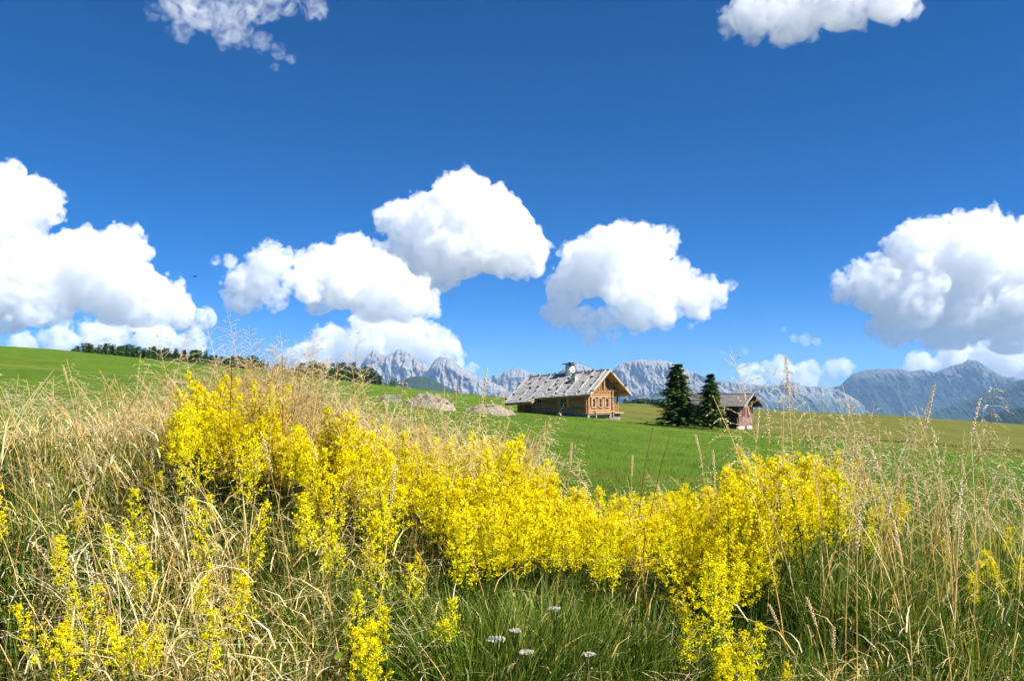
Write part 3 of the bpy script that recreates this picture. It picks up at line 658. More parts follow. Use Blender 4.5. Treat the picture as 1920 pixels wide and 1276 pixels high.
# ---------------------------------------------------------------- foreground bank: materials
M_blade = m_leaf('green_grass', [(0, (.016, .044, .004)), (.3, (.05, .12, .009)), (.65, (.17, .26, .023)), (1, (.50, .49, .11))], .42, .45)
M_straw = m_leaf('dry_grass', [(0, (.22, .12, .03)), (.28, (.62, .39, .09)), (.6, (.95, .71, .25)), (1, (.98, .89, .56))], .45, .45)
M_seed = m_leaf('seed_heads', [(0, (.42, .26, .10)), (.5, (.80, .61, .30)), (1, (.96, .89, .68))], .35, .5)
M_yellow = m_leaf('yellow_florets', [(0, (.94, .68, .001)), (.3, (.98, .865, .003)), (1, (.98, .93, .014))], .5, .6)
for M_ in (M_yellow,):                       # plants differ a little: fresher or older bloom
    n_, l_ = M_.node_tree.nodes, M_.node_tree.links
    rp = [q for q in n_ if q.type == 'VALTORGB'][0]; oi = n_.new('ShaderNodeObjectInfo'); hs = n_.new('ShaderNodeHueSaturation')
    mr = n_.new('ShaderNodeMapRange'); mr.inputs[3].default_value = .492; mr.inputs[4].default_value = .506; l_.new(oi.outputs['Random'], mr.inputs[0]); l_.new(mr.outputs[0], hs.inputs['Hue'])
    l_.new(rp.outputs[0], hs.inputs['Color'])
    for lk in list(rp.outputs[0].links):
        if lk.to_node != hs: l_.new(hs.outputs[0], lk.to_socket)
M_stemgreen = m_leaf('green_stems', [(0, (.02, .05, .006)), (.5, (.055, .115, .012)), (1, (.14, .20, .03))], .25, .5)
M_white = m_leaf('white_florets', [(0, (.46, .42, .32)), (1, (.78, .75, .64))], .2, .7)
M_herb = m_leaf('herb_leaves', [(0, (.012, .035, .006)), (.45, (.04, .10, .012)), (.7, (.12, .17, .02)), (.85, (.30, .10, .03)), (1, (.32, .05, .03))], .3, .5)
M_limeleaf = m_leaf('lime_leaves', [(0, (.06, .11, .015)), (.6, (.20, .27, .035)), (1, (.34, .33, .06))], .35, .45)
M_brownstem = m_leaf('brown_stems', [(0, (.10, .045, .02)), (1, (.26, .13, .06))], .1, .6)
M_insect = m_plain('insect_body', (.05, .035, .02), (.02, .014, .01), 200, rough=.4)
def m_wing(n, l, out): principled(n, l, out, (.35, .33, .30), .3)
M_wing = mat('insect_wing', m_wing)

def unit(v): return v / (np.linalg.norm(v, axis=-1, keepdims=True) + 1e-12)
def blades(base, h, az, lean, width, tint, segs=3, face=None, curl=1.7):
    """ribbons: base (N,3), height, lean direction and amount, width -> V, triangles, tint"""
    N = len(base); d = np.stack([np.cos(az), np.sin(az), 0 * az], -1)
    fa = rng.uniform(0, 6.283, N) if face is None else face
    s = np.stack([np.cos(fa), np.sin(fa), 0 * fa], -1)
    t = np.linspace(0, 1, segs + 1)
    V = np.zeros((N, 2 * segs + 1, 3)); up = np.array([0, 0, 1.0])
    for i, ti in enumerate(t):
        c = base + up * (h * (ti - .42 * np.minimum(lean, 1.6) * ti ** 2.2))[:, None] + d * (h * lean * ti ** curl)[:, None]
        if i < segs:
            w_ = width * (1 - .75 * ti) * (.6 if i == 0 else 1)
            V[:, 2 * i] = c - s * w_[:, None] / 2; V[:, 2 * i + 1] = c + s * w_[:, None] / 2
        else: V[:, 2 * segs] = c
    tri = []
    for i in range(segs - 1): tri += [(2*i, 2*i+1, 2*i+3), (2*i, 2*i+3, 2*i+2)]
    tri.append((2*segs-2, 2*segs-1, 2*segs))
    tri = np.array(tri); Fc = (np.arange(N) * (2 * segs + 1))[:, None, None] + tri[None]
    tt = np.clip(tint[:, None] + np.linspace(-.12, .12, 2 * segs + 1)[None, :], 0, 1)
    return V.reshape(-1, 3), Fc.reshape(-1, 3), tt.ravel()
def stuff(name, label, parts, material):
    V = []; Fc = []; T = []; b = 0
    for v, f, t in parts: V.append(v); Fc.append(f + b); T.append(t); b += len(v)
    o = link(name, np_mesh(name, np.vstack(V), np.vstack(Fc), material, np.concatenate(T))); return tag(o, label, kind='stuff')
def canopy_hit(px, py, hv, lo=1.45, hi=4.3):
    """bank position whose plant of height hv shows its tip at that pixel (nan if none)"""
    px = np.asarray(px, float); py = np.asarray(py, float)
    ub = np.array([ray(a, b) for a, b in zip(px, py)]); u, b = ub[:, :1], ub[:, 1:]
    ys = np.linspace(lo, hi, 160)[None]; g = ground_z(u * ys, np.broadcast_to(ys, (len(px), 160)))
    ok = g + np.asarray(hv)[:, None] >= b * ys
    i = np.argmax(ok, 1); y = ys[0, i]; y = np.where(ok.any(1), y, np.nan)
    return np.stack([u[:, 0] * y, y, ground_z(u[:, 0] * np.nan_to_num(y, nan=3.), np.nan_to_num(y, nan=3.))], -1)
def in_poly(px, py, poly):
    c = np.zeros(len(px), bool); j = len(poly) - 1
    for i in range(len(poly)):
        (xi, yi), (xj, yj) = poly[i], poly[j]
        c ^= ((yi > py) != (yj > py)) & (px < (xj - xi) * (py - yi) / (yj - yi + 1e-9) + xi); j = i
    return c
def pick(poly, k):
    P = np.array(poly, float); out = []
    while sum(map(len, out)) < k:
        a = rng.uniform(P[:, 0].min(), P[:, 0].max(), 4 * k); b = rng.uniform(P[:, 1].min(), P[:, 1].max(), 4 * k); m = in_poly(a, b, poly); out.append(np.stack([a[m], b[m]], -1))
    return np.vstack(out)[:k]
def bank_points(k, xlo=-2.8, xhi=2.9, ylo=1.35, yhi=4.6):
    x = rng.uniform(xlo, xhi, k); y = rng.uniform(ylo, yhi, k); return np.stack([x, y, ground_z(x, y)], -1)
def screen_u(p): return 960 + F * p[:, 0] / p[:, 1]
def keep(p, wgt): m = rng.random(len(p)) < wgt; return p[m]

# ---------------------------------------------------------------- green blades on the bank
p = bank_points(105000); s = screen_u(p); cl = fbm(p[:, 0] * 3, p[:, 1] * 3, 3, 5)
p = keep(p, np.interp(s, [0, 250, 600, 760, 900, 1350, 1500, 1920], [.9, .75, .8, .9, .85, .85, .95, 1]) * np.clip(.35 + 1.3 * cl, 0, 1)); N = len(p); s = screen_u(p); cl = fbm(p[:, 0] * 2.2, p[:, 1] * 2.2, 3, 6)
hh = rng.uniform(.10, .30, N) * np.interp(s, [0, 300, 800, 1100, 1500, 1920], [.7, .8, 1.05, 1.15, 1.1, 1.0])
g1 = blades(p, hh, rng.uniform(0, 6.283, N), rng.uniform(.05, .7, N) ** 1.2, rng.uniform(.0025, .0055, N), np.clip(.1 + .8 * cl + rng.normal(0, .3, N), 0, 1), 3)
# upright dark fans of long blades in the middle and to the right
fans = []
for fx_, fy_, k, rad, hmx in [(905, 1205, 1000, .14, .40), (1010, 1180, 1100, .15, .40), (1110, 1190, 800, .14, .36), (820, 1150, 500, .12, .34), (1200, 1210, 600, .13, .36), (1440, 1060, 800, .15, .42), (1560, 1080, 900, .16, .44), (1680, 1120, 800, .16, .40), (1800, 1180, 700, .15, .36), (1330, 1220, 500, .12, .32), (620, 1120, 500, .12, .30), (1860, 1080, 600, .15, .4), (560, 1010, 500, .12, .3)]:
    c = canopy_hit([fx_], [fy_], [hmx * .55])[0]
    if np.isnan(c).any(): continue
    a = rng.uniform(0, 6.283, k); r = rad * np.sqrt(rng.random(k)); b = np.stack([c[0] + r * np.cos(a), c[1] + r * np.sin(a), 0 * a], -1); b[:, 2] = ground_z(b[:, 0], b[:, 1])
    fans.append(blades(b, rng.uniform(.5, 1, k) * hmx, a + rng.normal(0, .5, k), .12 + r / rad * rng.uniform(.1, .8, k), rng.uniform(.003, .006, k), np.clip(rng.normal(.42, .34, k), 0, 1), 4))
q = bank_points(5200, yhi=3.6); N = len(q)                          # broader, bent blades
g2 = blades(q, rng.uniform(.12, .32, N), rng.uniform(0, 6.283, N), rng.uniform(.5, 1.5, N), rng.uniform(.005, .009, N), np.clip(rng.normal(.36, .3, N), 0, 1), 4)
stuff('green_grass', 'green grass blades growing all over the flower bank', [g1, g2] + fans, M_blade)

# ---------------------------------------------------------------- dry straw blades and stems
def straw_weight(s, y): return np.interp(s, [-200, 0, 90, 200, 420, 620, 720, 900, 1250, 1380, 1550, 1920, 2100], [.2, .25, .4, .7, .75, .68, .5, .26, .24, .24, .24, .22, .2])
p = bank_points(34000, yhi=4.9); s = screen_u(p); cl = fbm(p[:, 0] * 2.6 + 9, p[:, 1] * 2.6, 3, 15)
p = keep(p, straw_weight(s, p[:, 1]) * np.clip(-1.1 + 3.8 * cl, .03, 1)); N = len(p); s = screen_u(p)
hh = rng.uniform(.12, .42, N) * np.interp(s, [0, 150, 300, 600, 900, 1300, 1920], [.5, .7, .9, .95, .7, .75, .9])
az = np.where(rng.random(N) < .55, rng.normal(0.2, .9, N), rng.uniform(0, 6.283, N))
sw = 6.283 * 1.6 * fbm(p[:, 0] * 1.3 + 3, p[:, 1] * 1.3, 2, 25)          # the tangle is combed into swirls
az = np.where(rng.random(N) < .35, sw + rng.normal(0, .4, N), np.where(s < 720, rng.normal(2.8, .6, N), rng.normal(.2, .8, N)))
d1 = blades(p, hh, az, rng.gamma(2.2, .3, N), rng.uniform(.003, .0056, N), np.clip(rng.normal(.64, .3, N), 0, 1), 4)
p2 = bank_points(46000, -2.7, 2.7, 1.35, 3.9); s2 = screen_u(p2); p2 = keep(p2, straw_weight(s2, p2[:, 1]) * np.clip(-.9 + 3.4 * fbm(p2[:, 0] * 2.6 + 9, p2[:, 1] * 2.6, 3, 15), .05, 1)); N = len(p2)     # collapsed litter, husks and curls
p2[:, 2] += rng.uniform(.03, .30, N) * (.4 + .6 * rng.random(N))
q = bank_points(3600, yhi=3.8); q = keep(q, .3 + .5 * straw_weight(screen_u(q), q[:, 1])); N = len(q)
d3 = blades(q, rng.uniform(.10, .30, N), rng.uniform(0, 6.283, N), rng.uniform(.6, 1.6, N), rng.uniform(.004, .008, N), np.clip(rng.normal(.4, .28, N), 0, 1), 4)
N = len(p2)
d2 = blades(p2, rng.gamma(3, .018, N) + .02, rng.uniform(0, 6.283, N), rng.uniform(.7, 1.7, N), rng.uniform(.0035, .0068, N), np.clip(rng.normal(.74, .28, N), 0, 1), 3)
stuff('dry_grass', 'pale straw coloured dry grass tangled over the bank', [d1, d2, d3], M_straw)

# ---------------------------------------------------------------- seed stalk templates
def tube_np(P, r0, r1, k=3):
    P = np.array(P); n = len(P); V = []; Fc = []
    for i, q in enumerate(P):
        t = P[min(i + 1, n - 1)] - P[max(i - 1, 0)]; t = t / (np.linalg.norm(t) + 1e-9)
        a = np.cross(t, [.31, .87, .2]); a /= np.linalg.norm(a); b = np.cross(t, a); r = r0 + (r1 - r0) * i / (n - 1)
        for j in range(k): V.append(q + r * (a * math.cos(6.283 * j / k) + b * math.sin(6.283 * j / k)))
    for i in range(n - 1):
        for j in range(k):
            x, y = i * k + j, i * k + (j + 1) % k; Fc += [(x, y, y + k), (x, y + k, x + k)]
    return np.array(V), np.array(Fc)
def spikelet(p, d, ln, wd):
    d = d / np.linalg.norm(d); a = np.cross(d, [.2, .5, .8]); a /= np.linalg.norm(a); b = np.cross(d, a); m = p + d * ln * .4
    V = [p] + [m + wd * (a * math.cos(q) + b * math.sin(q)) for q in (0, 2.094, 4.189)] + [p + d * ln]
    return np.array(V), np.array([(0, 1, 2), (0, 2, 3), (0, 3, 1), (4, 2, 1), (4, 3, 2), (4, 1, 3)])
def gather(parts):
    V = []; Fc = []; b = 0
    for v, f in parts: V.append(v); Fc.append(f + b); b += len(v)
    return np.vstack(V), np.vstack(Fc)
def stalk(seed, kind, h=.75, thick=.0013, dens=1.0):
    g = np.random.default_rng(seed); az = g.uniform(0, 6.28); d = np.array([math.cos(az), math.sin(az), 0]); bend = g.uniform(.04, .3)
    def pos(t): return d * h * bend * t ** 2.2 + np.array([0, 0, h * (t - .1 * bend * t * t)])
    hl = {'open': .30, 'spike': .16, 'nod': .24}[kind]
    stem = [tube_np([pos(t) for t in np.linspace(0, 1, 8)], thick * 1.1, thick * .5)]
    for q in range(2):                                              # a dry leaf or two on the stem
        t = g.uniform(.15, .5); a = g.uniform(0, 6.28); dd = np.array([math.cos(a), math.sin(a), .8]); b = pos(t); L_ = h * g.uniform(.12, .22); n_ = np.cross(dd, [0, 0, 1]); n_ /= np.linalg.norm(n_)
        m_ = b + dd * L_ * .5; e_ = b + np.array([dd[0], dd[1], .1]) * L_
        stem.append((np.array([b - n_ * .0012, b + n_ * .0012, m_ + n_ * .0012, m_ - n_ * .0012, e_]), np.array([(0, 1, 2), (0, 2, 3), (3, 2, 4)])))
    head = []
    if kind == 'spike':
        for i in range(int(34 * dens)):
            t = 1 - hl + hl * i / (34 * dens); a = i * 2.4; o_ = np.array([math.cos(a), math.sin(a), 0]); tn = pos(min(1, t + .02)) - pos(t); tn /= np.linalg.norm(tn) + 1e-9
            env = math.sin(math.pi * min(1, .15 + .85 * i / (34 * dens))) ** .5
            head.append(spikelet(pos(t) + o_ * .001, tn * 1.0 + o_ * .45, .016 * (.6 + .5 * env), .0029))
    else:
        nbr = int((11 if kind == 'open' else 8) * dens)
        for i in range(nbr):
            t = 1 - hl + hl * .95 * i / nbr
            for side in range(2):
                a = i * 1.9 + side * 3.1 + g.uniform(-.5, .5); L_ = h * (.13 if kind == 'open' else .10) * (1.05 - .8 * i / nbr) * g.uniform(.7, 1.2)
                o_ = np.array([math.cos(a), math.sin(a), g.uniform(.35, .9) if kind == 'open' else .5]); o_ /= np.linalg.norm(o_)
                b = pos(t); dr = .15 if kind == 'open' else .75
                pts = [b + o_ * L_ * q - np.array([0, 0, dr * L_ * q * q]) + (d * .35 * L_ * q * q if kind == 'nod' else 0) for q in (0, .5, 1)]
                head.append(tube_np(pts, .0009, .0006))
                ns_ = int((5 if kind == 'open' else 4) * dens + .5)
                for q in range(ns_):
                    f = .35 + .65 * (q + 1) / ns_; pp = b + o_ * L_ * f - np.array([0, 0, dr * L_ * f * f]) + (d * .35 * L_ * f * f if kind == 'nod' else 0)
                    dd = o_ + g.normal(0, .4, 3) + np.array([0, 0, -.2 if kind == 'open' else -.7])
                    head.append(spikelet(pp, dd, .0115 if kind == 'open' else .015, .0019 if kind == 'open' else .0026))
        head.append(spikelet(pos(1), pos(1) - pos(.97), .012, .0016))
    return gather(stem), gather(head)
KINDS = ['open', 'spike', 'nod']
tall = [(k, *stalk(100 + 7 * i, k, 1.0, .0021)) for i, k in enumerate(['open'] * 4 + ['spike'] * 4 + ['nod'] * 4)]
short = [(k, *stalk(300 + 7 * i, k, 1.0, .0026, .6)) for i, k in enumerate(['open'] * 3 + ['spike'] * 3 + ['nod'] * 4)]
def instance_np(tpl, P, h, rz, tilt, taz, tint, xy=None):
    """copies of template (V,F): scaled by h, turned and tipped"""
    V, Fc = tpl; N = len(P); c, s = np.cos(rz), np.sin(rz)
    W = np.repeat(V[None], N, 0) * (h if xy is None else 1)[:, None, None] if xy is None else V[None] * np.stack([xy, xy, h], -1)[:, None, :]
    X = W[..., 0] * c[:, None] - W[..., 1] * s[:, None]; Y = W[..., 0] * s[:, None] + W[..., 1] * c[:, None]; Z = W[..., 2]
    X = X + np.sin(tilt)[:, None] * np.cos(taz)[:, None] * Z; Y = Y + np.sin(tilt)[:, None] * np.sin(taz)[:, None] * Z; Z = Z * np.cos(tilt)[:, None]
    VV = np.stack([X, Y, Z], -1) + P[:, None, :]
    return VV.reshape(-1, 3), (Fc[None] + (np.arange(N) * len(V))[:, None, None]).reshape(-1, 3), np.clip(tint[:, None] + rng.normal(0, .1, (N, len(V))), 0, 1).ravel()
p = bank_points(3000, yhi=4.4); s = screen_u(p); p = keep(p, straw_weight(s, p[:, 1]) * np.interp(s, [0, 150, 1250, 1400], [.4, .5, .5, .3])); N = len(p); which = rng.integers(0, len(short), N)
st, hd = [], []
for i, (k, a, b) in enumerate(short):
    q = p[which == i]; n_ = len(q)
    if not n_: continue
    su = screen_u(q); h_ = rng.uniform(.22, .45, n_) * np.interp(su, [0, 250, 600, 900, 1300, 1920], [.8, 1, 1.02, .85, .8, .95]); rz = rng.uniform(0, 6.283, n_); ti = np.abs(rng.normal(.2, .25, n_)); ta = np.where(rng.random(n_) < .6, rng.normal(2.9, .8, n_) * (su < 700) + rng.normal(.3, .8, n_) * (su >= 700), rng.uniform(0, 6.283, n_)); tn = np.clip(rng.normal(.68, .2, n_), 0, 1)
    st.append(instance_np(a, q, h_, rz, ti, ta, tn, xy=np.full(n_, .75))); hd.append(instance_np(b, q, h_, rz, ti, ta, tn, xy=np.full(n_, .75)))
def fill_stalks(poly, k, kinds, lo, hi, tmean):
    q = pick(poly, k); y = rng.uniform(lo, hi, k); w_ = rng.choice([i for i, t in enumerate(short) if t[0] in kinds], k)
    P = np.array([at(a, b, yy) for (a, b), yy in zip(q, y)]); gz_ = ground_z(P[:, 0], P[:, 1]); h_ = P[:, 2] - gz_; ok = (h_ > .16) & (h_ < .85)
    for i in set(w_):
        m_ = ok & (w_ == i); n_ = int(m_.sum())
        if not n_: continue
        B_ = P[m_].copy(); B_[:, 2] = gz_[m_]; rz = rng.uniform(0, 6.28, n_); ti = np.abs(rng.normal(0, .1, n_)); ta = rng.uniform(0, 6.28, n_); tn = np.clip(rng.normal(tmean, .18, n_), 0, 1)
        for lst, tp in ((st, short[i][1]), (hd, short[i][2])): lst.append(instance_np(tp, B_, h_[m_] * 1.03, rz, ti, ta, tn, xy=np.full(n_, .8)))
fill_stalks([(290,760),(330,700),(420,668),(520,662),(600,690),(660,735),(640,780),(480,770)], 300, ('nod', 'open'), 2.8, 4.0, .42)
fill_stalks([(-60,770),(-60,700),(60,690),(180,700),(300,720),(300,800),(120,820)], 55, ('nod', 'open'), 2.7, 3.6, .62)
fill_stalks([(650,740),(760,745),(900,770),(1010,800),(1060,850),(980,860),(820,830),(680,800)], 190, ('nod', 'open'), 2.8, 3.8, .66)
fill_stalks([(1400,840),(1470,770),(1620,750),(1760,780),(1960,820),(1980,980),(1800,960),(1640,930),(1590,880)], 50, ('nod', 'spike', 'open'), 2.5, 3.6, .7)
stuff('dry_stems', 'thin dry stems of the seeding grasses on the bank', st, M_straw)
stuff('dry_seed_heads', 'small dry seed heads of the grasses on the bank', hd, M_seed)

# ---------------------------------------------------------------- tall seed stalks, one by one
tall_me = []
for k, (v1, f1), (v2, f2) in tall:
    tall_me.append((k, np_mesh('stem', v1, f1, M_straw, np.clip(rng.normal(.6, .1, len(v1)), 0, 1)), np_mesh('seed_sprays', v2, f2, M_seed, np.clip(rng.normal(.7, .25, len(v2)), 0, 1))))
def tall_stalk(px, py, y, kind, label, group, lean=0.0, thick=1.0):
    t = at(px, py, y); c = [m for m in tall_me if m[0] == kind]; k, ms, mh = c[int(rng.integers(len(c)))]
    top = np.array(ms.vertices[-1].co) if False else None
    x, yy = t.x - lean * .5, y; gz_ = float(ground_z(x, yy)); h = t.z - gz_
    if h < .12: return
    e = empty('grass_stalk', (x, yy, gz_ - .02), float(rng.uniform(0, 6.28))); sc_ = min(1.15, max(.75, h)); e.scale = (sc_ * .9, sc_ * .9, h)
    e.rotation_euler = Euler((float(rng.normal(0, .05)), math.atan2(lean * .5, h) if lean else float(rng.normal(0, .06)), float(rng.uniform(0, 6.28))), 'ZYX' if False else 'XYZ')
    tag(e, label, 'grass stalk', group); link('stem', ms, e); link('seed_sprays', mh, e)
Lg = 'airy pale grass stalk of the wispy clump against the left sky'
for px, py in [(335, 580), (345, 600), (362, 625), (395, 640), (425, 605), (440, 590), (452, 620), (468, 572), (475, 600), (490, 640), (505, 620), (522, 612), (540, 650), (552, 600), (560, 630), (578, 612), (590, 655), (612, 640), (630, 662), (410, 650), (380, 655), (520, 655), (570, 660), (645, 675)]:
    tall_stalk(px, py, float(rng.uniform(2.7, 3.6)), 'open', Lg, 'wispy grass stalks against the left sky')
for px, py, k in [(20, 690, 'nod'), (45, 665, 'nod'), (75, 700, 'nod'), (100, 690, 'open'), (128, 705, 'nod'), (165, 672, 'spike'), (170, 660, 'nod'), (205, 700, 'nod'), (240, 690, 'nod'), (262, 655, 'nod'), (275, 720, 'nod'), (300, 700, 'nod'), (5, 720, 'nod'), (60, 730, 'nod'), (118, 740, 'nod'), (150, 720, 'nod'), (190, 735, 'nod'), (228, 730, 'nod'), (318, 690, 'nod')]:
    tall_stalk(px, py, float(rng.uniform(2.7, 3.5)), k, 'straw grass stalk in front of the green hill at left', 'straw stalks in front of the left hill')
for px, py, k in [(690, 640, 'open'), (706, 602, 'open'), (660, 690, 'nod'), (730, 690, 'nod'), (760, 715, 'nod'), (800, 710, 'nod'), (830, 730, 'nod'), (855, 700, 'nod'), (875, 676, 'spike'), (900, 740, 'nod'), (925, 725, 'nod'), (948, 700, 'nod'), (700, 720, 'nod'), (780, 745, 'nod'), (870, 760, 'nod'), (968, 745, 'nod'), (985, 770, 'nod'), (1005, 780, 'nod'), (920, 770, 'open'), (1030, 800, 'nod'), (640, 705, 'nod'), (675, 715, 'nod')]:
    tall_stalk(px, py, float(rng.uniform(2.8, 3.6)), k, 'thin straw grass stalk between the spruce clump and the cabin', 'straw stalks in front of plank stack and heaps')
for px, py, k in [(1055, 815, 'spike'), (1085, 850, 'nod'), (1150, 850, 'nod'), (1180, 842, 'spike'), (1110, 870, 'nod'), (1320, 802, 'spike'), (1338, 830, 'spike'), (1290, 870, 'nod'), (1360, 845, 'nod'), (1220, 875, 'nod'), (1400, 770, 'nod'), (1385, 745, 'spike')]:
    tall_stalk(px, py, float(rng.uniform(2.7, 3.4)), k, 'pale grass stalk rising from the middle of the yellow belt', 'stalks over the middle of the flowers')
rt = [(1418, 745, 'spike'), (1447, 632, 'open'), (1452, 660, 'nod'), (1470, 720, 'nod'), (1500, 655, 'spike'), (1505, 690, 'open'), (1530, 745, 'nod'), (1545, 745, 'nod'), (1560, 720, 'open'), (1590, 735, 'open'), (1610, 760, 'nod'), (1640, 770, 'nod'), (1655, 705, 'nod'), (1665, 740, 'open'), (1690, 705, 'spike'), (1700, 735, 'open'), (1720, 790, 'nod'), (1735, 760, 'open'), (1760, 715, 'spike'), (1775, 770, 'open'), (1790, 745, 'open'), (1803, 690, 'nod'), (1815, 760, 'nod'), (1845, 790, 'spike'), (1860, 820, 'nod'), (1880, 850, 'nod'), (1900, 840, 'open'), (1915, 800, 'nod'), (1425, 800, 'nod'), (1480, 790, 'nod'), (1515, 800, 'nod'), (1575, 800, 'open'), (1625, 810, 'open'), (1650, 820, 'nod'), (1685, 800, 'open'), (1705, 830, 'open'), (1745, 820, 'spike'), (1765, 850, 'open'), (1800, 830, 'nod'), (1830, 850, 'spike'), (1850, 880, 'open'), (1600, 850, 'nod'), (1675, 860, 'spike'), (1725, 880, 'spike'), (1780, 890, 'spike'), (1555, 850, 'spike'), (1905, 890, 'open')]
for px, py, k in rt:
    tall_stalk(px, py, float(rng.uniform(2.5, 3.3)), k, 'tall dry grass stalk of the loose stand at right', 'loose stand of tall stalks at right')
for px, py in [(1600, 930), (1640, 900), (1760, 940), (1700, 960), (1810, 960), (1870, 940), (1500, 1130), (1560, 1150), (1575, 1110), (1380, 1180), (1690, 1130), (1800, 1110), (620, 800), (560, 790), (250, 830), (420, 820), (180, 850), (60, 860), (130, 900), (700, 860)]:
    tall_stalk(px, py, float(rng.uniform(2.1, 2.7)), 'spike', 'pale spiky grass ear standing among the bank plants', 'pale spiky ears on the bank')

# ---------------------------------------------------------------- yellow bedstraw
def floret_cloud(C, size, g):
    """crossed pairs of small petals at every centre"""
    N = len(C); V = []; 
    a = unit(g.normal(size=(N, 3))); b = unit(np.cross(a, g.normal(size=(N, 3)))); c = np.cross(a, b)
    s = size * g.uniform(.7, 1.25, N)[:, None]
    V = np.stack([C + a * s, C + b * s, C - a * s, C - b * s, C + a * s * .7 + c * s * .7, C + c * s - a * s * .2, C - a * s * .7 - c * s * .6], 1)
    q = np.array([(0, 1, 2), (0, 2, 3), (4, 5, 6)]); return V.reshape(-1, 3), (q[None] + (np.arange(N) * 7)[:, None, None]).reshape(-1, 3)
def bedstraw(seed, h=.46, pl=.2, dens=1.0, wid=1.0):
    g = np.random.default_rng(seed); az = g.uniform(0, 6.28); bend = g.uniform(.03, .2); d = np.array([math.cos(az), math.sin(az), 0])
    def pos(t): return d * h * bend * t * t + np.array([0, 0, h * t])
    stem = [tube_np([pos(t) for t in np.linspace(0, 1, 6)], .0016, .0007)]
    lv = []
    for i in range(15):                                             # whorls of narrow leaves
        t = .12 + .75 * i / 15
        for j in range(5):
            a = j * 1.257 + i; o_ = np.array([math.cos(a), math.sin(a), .35]); L_ = .026 * g.uniform(.6, 1.2) * (1.1 - .5 * t); b = pos(t); n_ = np.array([-o_[1], o_[0], 0]) * .0013
            lv.append((np.array([b - n_, b + n_, b + o_ * L_]), np.array([(0, 1, 2)])))
    C = []; nb = int(22 * dens)
    for i in range(nb):
        f = i / nb; t = 1 - pl / h + pl / h * f; a = i * 2.4 + g.uniform(-.4, .4); L_ = pl * .30 * wid * (1.05 - f) ** .7 * g.uniform(.6, 1.25) + .006
        o_ = np.array([math.cos(a), math.sin(a), g.uniform(.5, 1.1)]); o_ /= np.linalg.norm(o_); b = pos(t)
        stem.append(tube_np([b, b + o_ * L_], .0006, .0004))
        for q in range(int(13 + 330 * L_)):
            r = g.uniform(.35, 1.05); C.append(b + o_ * L_ * r + g.normal(0, .0038, 3) * (1.2 - .4 * f))
    for q in range(40): C.append(pos(1 - .05 * g.random()) + g.normal(0, .0035, 3))
    C = np.array(C); fl = floret_cloud(C, .0025, g)
    return gather(stem), gather(lv), fl
beds = [bedstraw(500 + i, h, pl, 1.0, w_) for i, (h, pl, w_) in enumerate([(.40, .16, .9), (.38, .13, 1.0), (.43, .19, .8), (.36, .15, 1.05), (.41, .17, .85), (.34, .11, 1.0), (.42, .18, .7), (.37, .14, 1.1)])]
bed_me = [(np_mesh('stem', *a, M_stemgreen, rng.uniform(.2, .8, len(a[0]))), np_mesh('leaves', *b, M_stemgreen, rng.uniform(.1, .7, len(b[0]))), np_mesh('blossoms', *c, M_yellow, np.repeat(rng.uniform(.15, 1, len(c[0]) // 7), 7))) for a, b, c in beds]
bed_h = [.40, .38, .43, .36, .41, .34, .42, .37]
BELT = [(300,765),(345,735),(395,702),(470,712),(560,762),(700,795),(830,822),(890,808),(965,832),(1060,915),(1200,945),(1330,905),(1425,850),(1560,862),(1592,900),(1585,935),(1500,970),(1430,1045),(1330,1075),(1250,1005),(1000,990),(870,985),(770,915),(640,880),(560,850),(430,820),(310,830)]
zones = [('dense', BELT, 1050, 'yellow bedstraw plant xxxxxxxxxxxxxxxxxxxxxx', 'dense belt of yellow bedstraw'),
         ('left', [(80,830),(300,790),(570,860),(590,960),(500,1060),(420,1150),(250,1235),(140,1180),(100,1000)], 34, 'yellow bedstraw sprig scattered through the straw at left', 'bedstraw sprigs in the straw at left'),
         ('gap', [(560,865),(690,885),(760,930),(720,1010),(600,1000),(545,930)], 15, 'yellow bedstraw sprig in the green gap under the left mound', 'bedstraw sprigs under the left mound'),
         ('edge', [(-30,870),(20,880),(18,930),(-30,930)], 3, 'yellow bedstraw sprig cut by the left picture edge', 'bedstraw at the left picture edge'),
         ('low', [(640,1120),(700,1060),(800,1050),(850,1110),(840,1200),(740,1250),(640,1235)], 14, 'yellow bedstraw sprig low in the dark gap beside the green tussock', 'bedstraw sprigs beside the green tussock'),
         ('foot', [(1200,1090),(1330,1080),(1420,1100),(1400,1210),(1320,1190),(1260,1140)], 9, 'yellow bedstraw sprig trailing below the dense flower belt', 'bedstraw sprigs below the dense belt'),
         ('corner', [(1330,1210),(1420,1200),(1520,1225),(1520,1262),(1330,1262)], 6, 'yellow bedstraw sprig at the lower picture edge', 'bedstraw sprigs at the lower picture edge'),
         ('right', [(1600,905),(1690,880),(1720,900),(1700,960),(1640,1000)], 7, 'yellow bedstraw sprig just beyond the belt among dry stalks', 'bedstraw sprigs beyond the belt'),
         ('far right', [(1780,985),(1850,940),(1905,985),(1890,1080),(1800,1120)], 7, 'yellow bedstraw sprig among the stalks near the right edge', 'bedstraw sprigs near the right edge')]
plants = []
